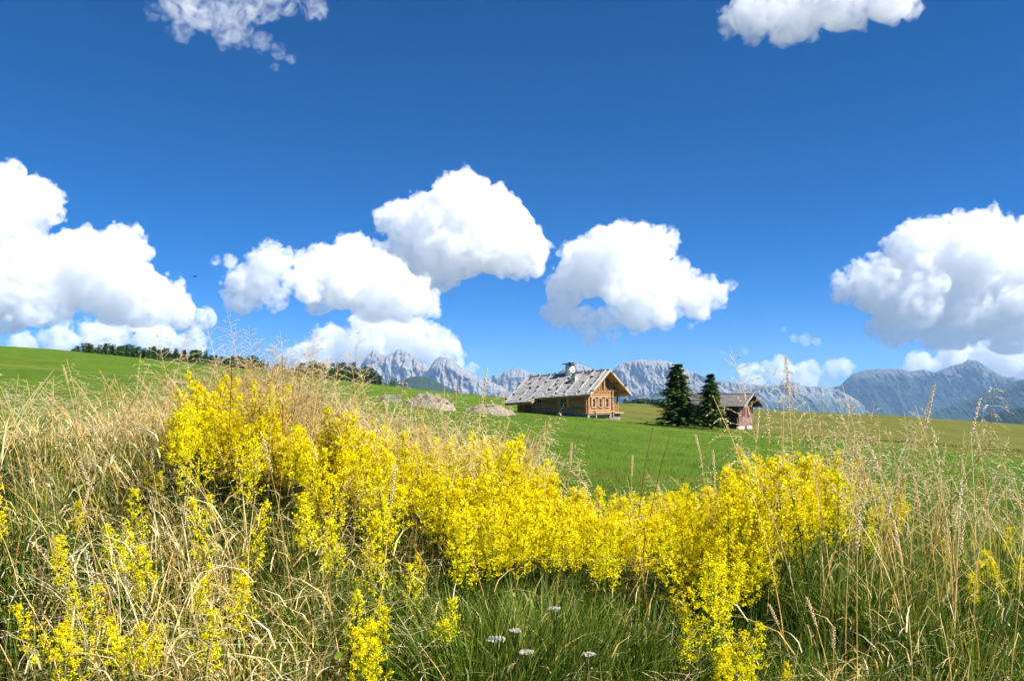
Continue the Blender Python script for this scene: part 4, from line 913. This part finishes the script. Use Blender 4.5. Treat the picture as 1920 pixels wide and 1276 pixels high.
for zn, poly, k, lab, grp in zones:
    q = pick(poly, k)
    if zn == 'dense': q = q[rng.random(k) < np.interp(q[:, 0], [300, 520, 760, 1000], [.5, .62, .85, .95]) * np.clip(-.75 + 3.4 * fbm(q[:, 0] * .022, q[:, 1] * .022, 3, 91), .12, 1)]; k = len(q)
    kk = rng.integers(0, 8, k); sc_ = rng.uniform(.72, 1.15, k) * (.85 if zn in ('left', 'low', 'corner', 'foot', 'far right') else 1.0)
    b = canopy_hit(q[:, 0], q[:, 1], np.array(bed_h)[kk] * sc_ * .93)
    nn = np.isnan(b[:, 1])
    if nn.any():                                                  # tips against the sky: stand on the crest and reach up
        for i in np.where(nn)[0]:
            y = float(rng.uniform(2.9, 3.6)); t = at(q[i, 0], q[i, 1], y); gz_ = float(ground_z(t.x, y)); h = t.z - gz_
            if h > .72: continue
            b[i] = (t.x, y, gz_); sc_[i] = h / (bed_h[kk[i]] * .97)
    for i in range(k):
        if not np.isnan(b[i, 1]): plants.append((b[i], kk[i], sc_[i], lab, grp, zn))
for px, py, y in [(1440, 830, 2.75), (1424, 868, 2.7), (1475, 872, 2.8), (1520, 862, 2.8), (1572, 882, 2.75), (878, 806, 2.9), (962, 812, 2.9), (905, 830, 2.85), (402, 694, 3.0), (452, 713, 3.0), (505, 722, 3.0), (425, 722, 2.9), (1332, 902, 2.8), (1350, 925, 2.7), (1118, 905, 2.9), (1262, 940, 2.8)]:
    t = at(px, py, y); gz_ = float(ground_z(t.x, y)); kq = int(rng.choice([2, 6, 0, 4]))
    plants.append((np.array([t.x, y, gz_]), kq, min(1.5, (t.z - gz_) / bed_h[kq]), 'taller bedstraw spire standing above the top edge of the belt', 'tall bedstraw spires on the belt edge', 'spire'))
score = [(-(pl_[2] / pl_[0][1]) + (0 if pl_[5] != 'dense' else .3 * (q_ % 2)), q_) for q_, pl_ in enumerate(plants)]
chosen = set(i for _, i in sorted(score)[:300]); rest = [pl_ for i, pl_ in enumerate(plants) if i not in chosen]
DENSE = ['on the high left mound of the belt', 'of the belt below the spruce clump', 'of the belt below the plank stack', 'of the belt in front of the cabin', 'in the low middle of the belt', 'on the right hand mound of the belt']
for i in sorted(chosen):
    b, k, sc_, lab, grp, zn = plants[i]
    e = empty('bedstraw_plant', b - np.array([0, 0, .01]), float(rng.uniform(0, 6.28))); e.scale = (sc_,) * 3; e.rotation_euler = (float(rng.normal(0, .1)), float(rng.normal(0, .1)), float(rng.uniform(0, 6.28)))
    if zn == 'dense': u_ = 960 + F * b[0] / b[1]; lab = lab[:-22] + DENSE[int(np.searchsorted([470, 700, 900, 1120, 1330], u_))]
    tag(e, lab, 'flower', grp)
    for nm, m_ in zip(('stem', 'leaves', 'blossoms'), bed_me[k]): link(nm, m_, e)
parts = {0: [], 1: [], 2: []}
for k in range(8):
    q = [r for r in rest if r[1] == k]
    if not q: continue
    P = np.array([r[0] for r in q]); n_ = len(q); sc_ = np.array([r[2] for r in q]); rz = rng.uniform(0, 6.28, n_); ti = np.abs(rng.normal(0, .12, n_)); ta = rng.uniform(0, 6.28, n_)
    for j in range(3): parts[j].append(instance_np(beds[k][j], P, sc_, rz, ti, ta, rng.uniform(.4, .75, n_)))
fo = stuff('bedstraw_flowers', 'rest of the dense yellow bedstraw flower belt', parts[2], M_yellow)
stuff('bedstraw_stems', 'green stems and leaves under the yellow belt', parts[0] + parts[1], M_stemgreen)

# ---------------------------------------------------------------- herbs, broad leaves, yarrow, brown stems
def leaf_shape(L_, W_, cup=.15, k=5):
    V = []; Fc = []
    for i in range(k + 1):
        t = i / k; w_ = W_ * math.sin(math.pi * min(1, t * .93 + .05)) ** .7 / 2 if i < k else 0
        z = -cup * L_ * t * t; V += [(L_ * t, -w_, z + w_ * .35), (L_ * t, 0, z), (L_ * t, w_, z + w_ * .35)]
    for i in range(k):
        a = i * 3; Fc += [(a, a + 1, a + 4), (a, a + 4, a + 3), (a + 1, a + 2, a + 5), (a + 1, a + 5, a + 4)]
    return np.array(V), np.array(Fc)
lv = leaf_shape(1, .42, k=3)
p = bank_points(13000, yhi=3.4); s = screen_u(p); p = keep(p, np.interp(s, [-100, 0, 120, 300, 700, 900, 1300, 1920], [1, 1, .7, .25, .45, .55, .5, .6])); N = len(p); s = screen_u(p)
p[:, 2] += rng.uniform(.02, .2, N); tn = np.clip(rng.normal(.35, .16, N) + np.where((s < 330) & (rng.random(N) < .4), .45, 0), 0, 1)
stuff('herb_leaves', 'small green and red herb leaves low on the bank', [instance_np(lv, p, rng.uniform(.014, .035, N), rng.uniform(0, 6.28, N), rng.normal(0, .5, N), rng.uniform(0, 6.28, N), tn)], M_herb)
big_leaf = [np_mesh('leaf', *leaf_shape(.062, .036), M_limeleaf, rng.uniform(.1 + .2 * i, .6 + .2 * i, 18)) for i in range(3)]
for px, py, k, lab in [(795, 1075, 4, 'yellow green broad leaved plant under the flowers above the tussock'), (1250, 1095, 4, 'lime broad leaved plant in the shade below the flower belt'), (1215, 1165, 3, 'dull green broad leaf rosette low right of the tussock'), (655, 1190, 3, 'broad leaf rosette left of the low bedstraw sprigs')]:
    c = canopy_hit([px], [py], [.24])[0]
    if np.isnan(c).any(): continue
    e = empty('broad_leaf_plant', c, 0); tag(e, lab, 'plant')
    MB().tube((0, 0, -.02), (0, 0, .21), .003, .002, k=5).build('stem', M_brownstem, e)
    for i in range(k):
        o = link('leaf', big_leaf[int(rng.integers(3))], e); o.location = (0, 0, .16 + .02 * i); o.rotation_euler = (float(rng.normal(0, .3)), float(rng.uniform(-.5, .2)), -1.57 + float(rng.uniform(-1.9, 1.9))); o.scale = (float(rng.uniform(.8, 1.2)),) * 3
for px, py, w_, lab in [(931, 1196, .042, 'largest white yarrow head above the dark tussock'), (966, 1180, .025, 'small white yarrow head right behind the largest one'), (987, 1222, .030, 'white yarrow head nearest the bottom in front of the tussock'), (1040, 1138, .028, 'faded cream yarrow head high on the tussock'), (1103, 1226, .028, 'faded yarrow head at the right foot of the tussock')]:
    c = canopy_hit([px], [py], [.34], lo=1.6)[0]
    if np.isnan(c).any(): continue
    e = empty('yarrow', c, float(rng.uniform(0, 6.28))); tag(e, lab, 'flower')
    MB().tube((0, 0, -.02), (0, 0, .3), .0016, .0012, k=5).build('stem', M_stemgreen, e)
    n_ = 150; r = w_ / 2 * np.sqrt(rng.random(n_)); a = rng.uniform(0, 6.28, n_); cl_ = .008 * np.round(np.stack([r * np.cos(a), r * np.sin(a)], -1) / .008); C = np.concatenate([cl_ * .55 + .45 * np.stack([r * np.cos(a), r * np.sin(a)], -1), (.335 - (r / w_ * 2) ** 2 * .003 + rng.normal(0, .0007, n_))[:, None]], 1)
    v, f = floret_cloud(C, .0023, rng); link('flower_head', np_mesh('flower_head', v, f, M_white, rng.uniform(.3, 1, len(v))), e)
    B = MB()
    for i in range(9): B.tube((0, 0, .29), (w_ * .4 * math.cos(i * .7), w_ * .4 * math.sin(i * .7), .33), .0008, .0006, k=4)
    B.build('umbel_rays', M_stemgreen, e)
for px, py, y, lean, lab in [(1230, 800, 3.0, .12, 'slanting bare brown stem over the green meadow'), (1262, 815, 3.0, .16, 'reddish bare stem slanting beside the brown one'), (60, 1010, 2.1, -.1, 'red brown stem rising at the left edge'), (105, 1070, 2.0, .1, 'thin red stem low at the left edge'), (1790, 900, 2.7, .03, 'dark upright bare stem in the loose stand at right'), (1215, 1000, 2.6, .02, 'dark thin stem crossing the yellow belt')]:
    t = at(px, py, y); gz_ = float(ground_z(t.x - lean, y)); h = t.z - gz_
    if h < .1: continue
    v, f = tube_np([(lean * q ** 1.3 + .01 * math.sin(5 * q), 0, h * q) for q in np.linspace(0, 1, 8)], .0022, .0011, 5)
    o = link('bare_stem', np_mesh('bare_stem', v, f, M_brownstem, rng.uniform(.2, 1, len(v))), None, (t.x - lean, y, gz_)); tag(o, lab, 'plant stem')

# ---------------------------------------------------------------- insects
def insect(px, py, y, label, size=.014, flying=True):
    p = at(px, py, y); e = empty('insect', p, float(rng.uniform(0, 6.28))); tag(e, label, 'insect')
    bm = bmesh.new(); bmesh.ops.create_uvsphere(bm, u_segments=10, v_segments=8, radius=size * .5)
    for v in bm.verts: v.co.y *= .45; v.co.z *= .42; v.co.x *= 1 - .25 * (v.co.x > 0)
    me = bpy.data.meshes.new('body'); bm.to_mesh(me); bm.free(); me.materials.append(M_insect); link('body', me, e)
    bm = bmesh.new(); bmesh.ops.create_icosphere(bm, subdivisions=2, radius=size * .19); me = bpy.data.meshes.new('head'); bm.to_mesh(me); bm.free(); me.materials.append(M_insect); link('head', me, e, (size * .48, 0, 0))
    if flying:
        v, f = leaf_shape(size * .9, size * .32, 0, 4); wm = np_mesh('wing', v, f, M_wing)
        for s in (-1, 1):
            o = link('wing', wm, e, (size * .1, s * size * .12, size * .15)); o.rotation_euler = (s * .35, -.3, s * 1.9)
insect(366, 518, 3.0, 'small dark insect flying in front of the blue sky gap', .011)
insect(251, 625, 3.0, 'small dark insect flying above the left hill', .010)
insect(205, 1135, 2.12, 'dark beetle sitting in the straw at left', .013, False)
insect(247, 1193, 2.02, 'dark beetle on a yellow sprig near the bottom', .012, False)

# ---------------------------------------------------------------- meadow grass beyond the bank
gpx = np.linspace(-200, 2120, 90); gpy = np.linspace(760, 1010, 120)            # depth of the meadow on a coarse grid of sight lines
def depth_at(px, py):
    u, b = ray(px, py); yy = np.geomspace(6.5, 90, 500); m = b * yy < ground_z(u * yy, yy); return float(yy[np.argmax(m)]) if m.any() else 90.
GD = np.array([[depth_at(a, b) for b in gpy] for a in gpx])
def meadow_hits(px, py):
    i = np.clip((px - gpx[0]) / (gpx[1] - gpx[0]), 0, 88.999); j = np.clip((py - gpy[0]) / (gpy[1] - gpy[0]), 0, 118.999); ii, jj = i.astype(int), j.astype(int); fi, fj = i - ii, j - jj
    y = (GD[ii, jj] * (1 - fi) + GD[ii + 1, jj] * fi) * (1 - fj) + (GD[ii, jj + 1] * (1 - fi) + GD[ii + 1, jj + 1] * fi) * fj
    return np.stack([(px - 960) / F * y, y, 0 * y], -1)
N = 120000
px = rng.uniform(-150, 2070, N); py = 768 + (rng.random(N) ** .8) * 235
p = meadow_hits(px, py); p = p[~np.isnan(p[:, 1])]; p[:, 1] *= rng.uniform(.97, 1.03, len(p)); p[:, 2] = ground_z(p[:, 0], p[:, 1]); N = len(p)
cl = fbm(p[:, 0] * .5, p[:, 1] * .25, 4, 77)
mg = blades(p, rng.uniform(.05, .12, N) * (1 + p[:, 1] * .012), rng.uniform(0, 6.28, N), rng.uniform(.2, .9, N), .0028 + p[:, 1] * .00035, np.clip(.2 + .8 * cl + rng.normal(0, .14, N), 0, .85), 2)
N = 20000; x = rng.uniform(-5, 5, N); y = rng.uniform(3.4, 8, N); q = np.stack([x, y, ground_z(x, y)], -1)
mg2 = blades(q, rng.uniform(.08, .22, N), rng.uniform(0, 6.28, N), rng.uniform(.1, .7, N), rng.uniform(.003, .006, N), np.clip(rng.normal(.55, .2, N), 0, 1), 3)
M_meadow = m_leaf('meadow_grass', [(0, (.036, .086, .004)), (.5, (.10, .185, .009)), (1, (.26, .36, .028))], .3, .5)
stuff('meadow_grass', 'short bright green grass of the meadow behind the bank', [mg, mg2], M_meadow)
# ---------------------------------------------------------------- clouds
def cloud_material(name, ext, noise=None):
    m = bpy.data.materials.new(name); m.use_nodes = True
    n = m.node_tree.nodes; l = m.node_tree.links; n.clear()
    out = n.new('ShaderNodeOutputMaterial'); sc = n.new('ShaderNodeVolumeScatter')
    sc.inputs['Color'].default_value = (1, 1, 1, 1); sc.inputs['Anisotropy'].default_value = 0.0
    at_ = n.new('ShaderNodeAttribute'); at_.attribute_name = 'density'
    mul = n.new('ShaderNodeMath'); mul.operation = 'MULTIPLY'; mul.inputs[1].default_value = ext
    l.new(at_.outputs['Fac'], mul.inputs[0]); last = mul
    if noise:
        scale, lo, hi, dist_ = noise
        tc = n.new('ShaderNodeTexCoord'); nz = n.new('ShaderNodeTexNoise')
        nz.inputs['Scale'].default_value = scale; nz.inputs['Detail'].default_value = 5; nz.inputs['Roughness'].default_value = .62; nz.inputs['Distortion'].default_value = dist_
        l.new(tc.outputs['Object'], nz.inputs['Vector'])
        mr = n.new('ShaderNodeMapRange'); mr.inputs[1].default_value = lo; mr.inputs[2].default_value = hi
        l.new(nz.outputs[0], mr.inputs[0])
        m2 = n.new('ShaderNodeMath'); m2.operation = 'MULTIPLY'
        l.new(mul.outputs[0], m2.inputs[0]); l.new(mr.outputs[0], m2.inputs[1]); last = m2
    l.new(last.outputs[0], sc.inputs['Density']); l.new(sc.outputs[0], out.inputs['Volume'])
    return m

def points_to_volume(name, voxel, mat, src):
    g = bpy.data.node_groups.new(name, 'GeometryNodeTree')
    g.interface.new_socket('Geometry', in_out='INPUT', socket_type='NodeSocketGeometry')
    g.interface.new_socket('Geometry', in_out='OUTPUT', socket_type='NodeSocketGeometry')
    gi = g.nodes.new('GeometryNodeObjectInfo'); gi.inputs['Object'].default_value = src; go = g.nodes.new('NodeGroupOutput')
    ra = g.nodes.new('GeometryNodeInputNamedAttribute'); ra.data_type = 'FLOAT'; ra.inputs['Name'].default_value = 'rad'
    mp = g.nodes.new('GeometryNodeMeshToPoints')
    pv = g.nodes.new('GeometryNodePointsToVolume'); pv.resolution_mode = 'VOXEL_SIZE'
    pv.inputs['Voxel Size'].default_value = voxel; pv.inputs['Density'].default_value = 1.0
    sm = g.nodes.new('GeometryNodeSetMaterial'); sm.inputs['Material'].default_value = mat
    L = g.links.new
    L(gi.outputs['Geometry'], mp.inputs['Mesh']); L(ra.outputs['Attribute'], mp.inputs['Radius'])
    L(mp.outputs[0], pv.inputs['Points']); L(ra.outputs['Attribute'], pv.inputs['Radius'])
    L(pv.outputs[0], sm.inputs['Geometry']); L(sm.outputs[0], go.inputs[0])
    return g

def unit_vectors(k):
    v = rng.normal(size=(k, 3)); return v / np.linalg.norm(v, axis=1)[:, None]

def puffs(lobes, base, levels=((22, .2, .48), (15, .18, .42), (11, .2, .5))):
    """lobes (x, z, depth, r): big puffs, each set with smaller ones on its skin, and those with smaller ones again"""
    P = [np.array([[a, d, b] for a, b, d, r in lobes], float)]; Q = [np.array([r for *_, r in lobes], float)]
    for k, lo, hi in levels:
        p, q = P[-1], Q[-1]
        d = unit_vectors(len(p) * k)
        d[:, 2] = np.where(rng.random(len(d)) < .5, np.abs(d[:, 2]), d[:, 2])
        rr = np.repeat(q, k) * rng.uniform(lo, hi, len(d))
        off = rng.uniform(.75, 1.08, len(d)); loose = (rng.random(len(d)) < .14) & (len(P) >= 2); off = np.where(loose, off * 1.32, off); rr = np.where(loose, rr * .7, rr)      # torn scraps at the rim
        pp = np.repeat(p, k, axis=0) + d * (np.repeat(q, k) * off)[:, None]
        P.append(pp); Q.append(rr)
    p = np.vstack(P); q = np.concatenate(Q)
    low = p[:, 2] - q * .75 < base                      # the flat base of a cumulus
    p[low, 2] = base + q[low] * .75 + rng.uniform(-.06, .06, low.sum()) * q[low]
    return p, q

def cloud(label, dist, lobes, base_py, ext=0.045, voxel_px=1.35, noise=None, levels=None, depth=1.0):
    k = dist / F                                        # metres per photo pixel at that distance
    c0 = at(sum(a for a, *_ in lobes) / len(lobes), base_py, dist)
    L = []
    for a, b, r in lobes:
        p = at(a, b, dist) - c0
        L.append((p.x, p.z, float(rng.uniform(-.5, .5)) * r * k * depth, r * k))
    kw = {'levels': levels} if levels else {}
    p, q = puffs(L, 0.0, **kw)
    me = bpy.data.meshes.new('cloud'); me.from_pydata(p.tolist(), [], [])
    a = me.attributes.new('rad', 'FLOAT', 'POINT'); a.data.foreach_set('value', q.astype(np.float32))
    src = bpy.data.objects.new('cloud_puff_points', me)          # plain data: never linked to the scene
    vol = bpy.data.volumes.new('cloud'); o = bpy.data.objects.new('cloud', vol); col.objects.link(o); o.location = c0
    nz = (noise[0] / (k * 100), noise[1], noise[2], 2.0 if noise[0] < 3 else 0.0) if noise else None
    mat = cloud_material('cloud_vapour', ext * 10 / k / 10, nz)
    vol.materials.append(mat)
    md = o.modifiers.new('vapour', 'NODES'); md.node_group = points_to_volume('cloud_vapour', voxel_px * k, mat, src)
    tag(o, label, 'cloud', 'cumulus clouds in the blue sky')
    return o
CLOUDS = [
 ('tall white cumulus tower cut by the left edge of the picture', 13000, [(0,390,75),(45,385,50),(90,378,28),(-60,420,90),(20,440,55),(112,372,14)], 500),
 ('wide white cumulus bank spread low over the left meadow hill', 12200, [(190,520,80),(90,540,80),(235,470,40),(270,560,60),(0,560,70),(340,590,35),(385,600,22),(140,480,40),(-80,550,90)], 612),
 ('low bright cumulus peeping above the left hill under the wide bank', 16000, [(40,650,28),(110,640,32),(200,640,40),(290,640,40),(360,650,30),(250,620,25)], 690),
 ('small ragged white cumulus with torn left end over tall grasses', 11200, [(470,530,45),(510,500,38),(455,560,32),(430,490,15),(405,488,10),(520,560,25),(552,515,28),(575,545,26)], 592),
 ('rounded white cumulus between ragged cumulus and the biggest central one', 11800, [(640,520,65),(600,500,40),(700,550,60),(760,560,50),(660,475,30),(600,560,32),(800,570,28),(700,500,34),(740,520,34)], 602),
 ('biggest domed white cumulus in the middle of the sky', 13000, [(860,440,95),(780,430,60),(930,440,80),(850,390,48),(980,470,50),(760,500,50),(900,380,40),(820,510,45),(1000,500,25),(735,515,48),(700,545,34),(790,545,36)], 540),
 ('bright cumulus rising behind the jagged grey peaks', 16000, [(620,660,45),(700,640,50),(770,640,45),(820,660,40),(570,680,35),(850,680,25),(885,690,12)], 720),
 ('white cumulus with trailing lower shelf above the log cabin', 13000, [(1150,500,70),(1210,480,52),(1100,510,55),(1260,540,50),(1310,560,40),(1200,570,60),(1060,545,40),(1345,550,20),(1245,460,26),(1370,535,12)], 608),
 ('low flat strip of cloud hanging under the cabin cumulus', 12800, [(1050,592,26),(1090,600,28),(1140,605,26),(1190,608,22),(1250,602,20),(1110,634,18),(1150,630,14),(1030,585,18),(1310,590,16)], 648),
 ('large grey based cumulus cut by the right edge of the picture', 14600, [(1740,500,75),(1820,480,70),(1640,540,55),(1900,500,80),(1590,540,28),(1700,570,60),(1800,590,70),(1690,600,50),(1900,600,70),(1720,450,35),(1830,440,30),(1960,520,100)], 650),
 ('bright cumulus behind the pointed blue mountain', 17000, [(1720,690,30),(1800,680,40),(1870,670,45),(1930,670,50),(1680,705,16),(1840,650,20),(1900,645,16)], 725),
 ('pair of low white cumulus over the flat plateau', 17000, [(1410,710,28),(1460,700,28),(1510,705,30),(1560,695,20),(1580,690,18),(1465,690,16)], 728),
]
for lab, dist, lobes, base in CLOUDS:
    cloud(lab, dist, [(a, b, r * .95) for a, b, r in lobes], base, ext=.085, noise=(5, .40, .64))
W = ((30, .15, .4), (14, .15, .4), (6, .2, .5))
cloud('torn thin cloud wisps across the top of the darker sky', 4200, [(330,5,36),(380,30,34),(420,50,32),(450,65,26),(440,5,40),(490,10,36),(540,0,34),(580,8,24),(420,88,12),(490,80,20),(520,95,16),(545,110,12),(340,60,22),(600,22,14),(285,20,18),(515,125,9)], 400, ext=.035, noise=(2.4,.45,.74), levels=W)
cloud('soft white cloud hanging from the top edge of the lighter sky', 4200, [(1420,10,50),(1500,10,60),(1580,0,60),(1660,0,50),(1470,75,18),(1480,40,35),(1710,15,22),(1370,45,22)], 400, ext=.045, noise=(2.4,.38,.64), levels=W)
cloud('small lone puff of cloud above the plateau', 12750, [(1490,635,9),(1510,638,12),(1530,641,9),(1470,618,6)], 652, ext=.035, noise=(2.9,.30,.62), levels=W)
cloud('tiny scrap of cloud above the barn', 12750, [(1398,660,7),(1394,656,5)], 672, ext=.03, noise=(2.9,.28,.6), levels=W)
cloud('tiny faint scrap of cloud to the side of the tall spruce', 12750, [(1353,662,5),(1360,662,4)], 670, ext=.03, noise=(2.9,.28,.6), levels=W)
cloud('tiny puff of cloud just below the cabin cumulus', 12750, [(1295,611,7),(1300,609,5)], 620, ext=.03, noise=(2.9,.28,.6), levels=W)
# ---------------------------------------------------------------- haze
def m_haze(n, l, out):
    v = n.new('ShaderNodeVolumePrincipled'); v.inputs['Color'].default_value = (.34, .60, 1, 1)
    v.inputs['Density'].default_value = HAZE; v.inputs['Anisotropy'].default_value = 0
    l.new(v.outputs[0], out.inputs['Volume'])
HAZE = 4.8e-5
hz = MB().box(-14000, 14000, -14000, 12600, -260, 620).build('haze', mat('haze_air', m_haze)); tag(hz, 'thin blue haze in front of the mountains', kind='stuff')
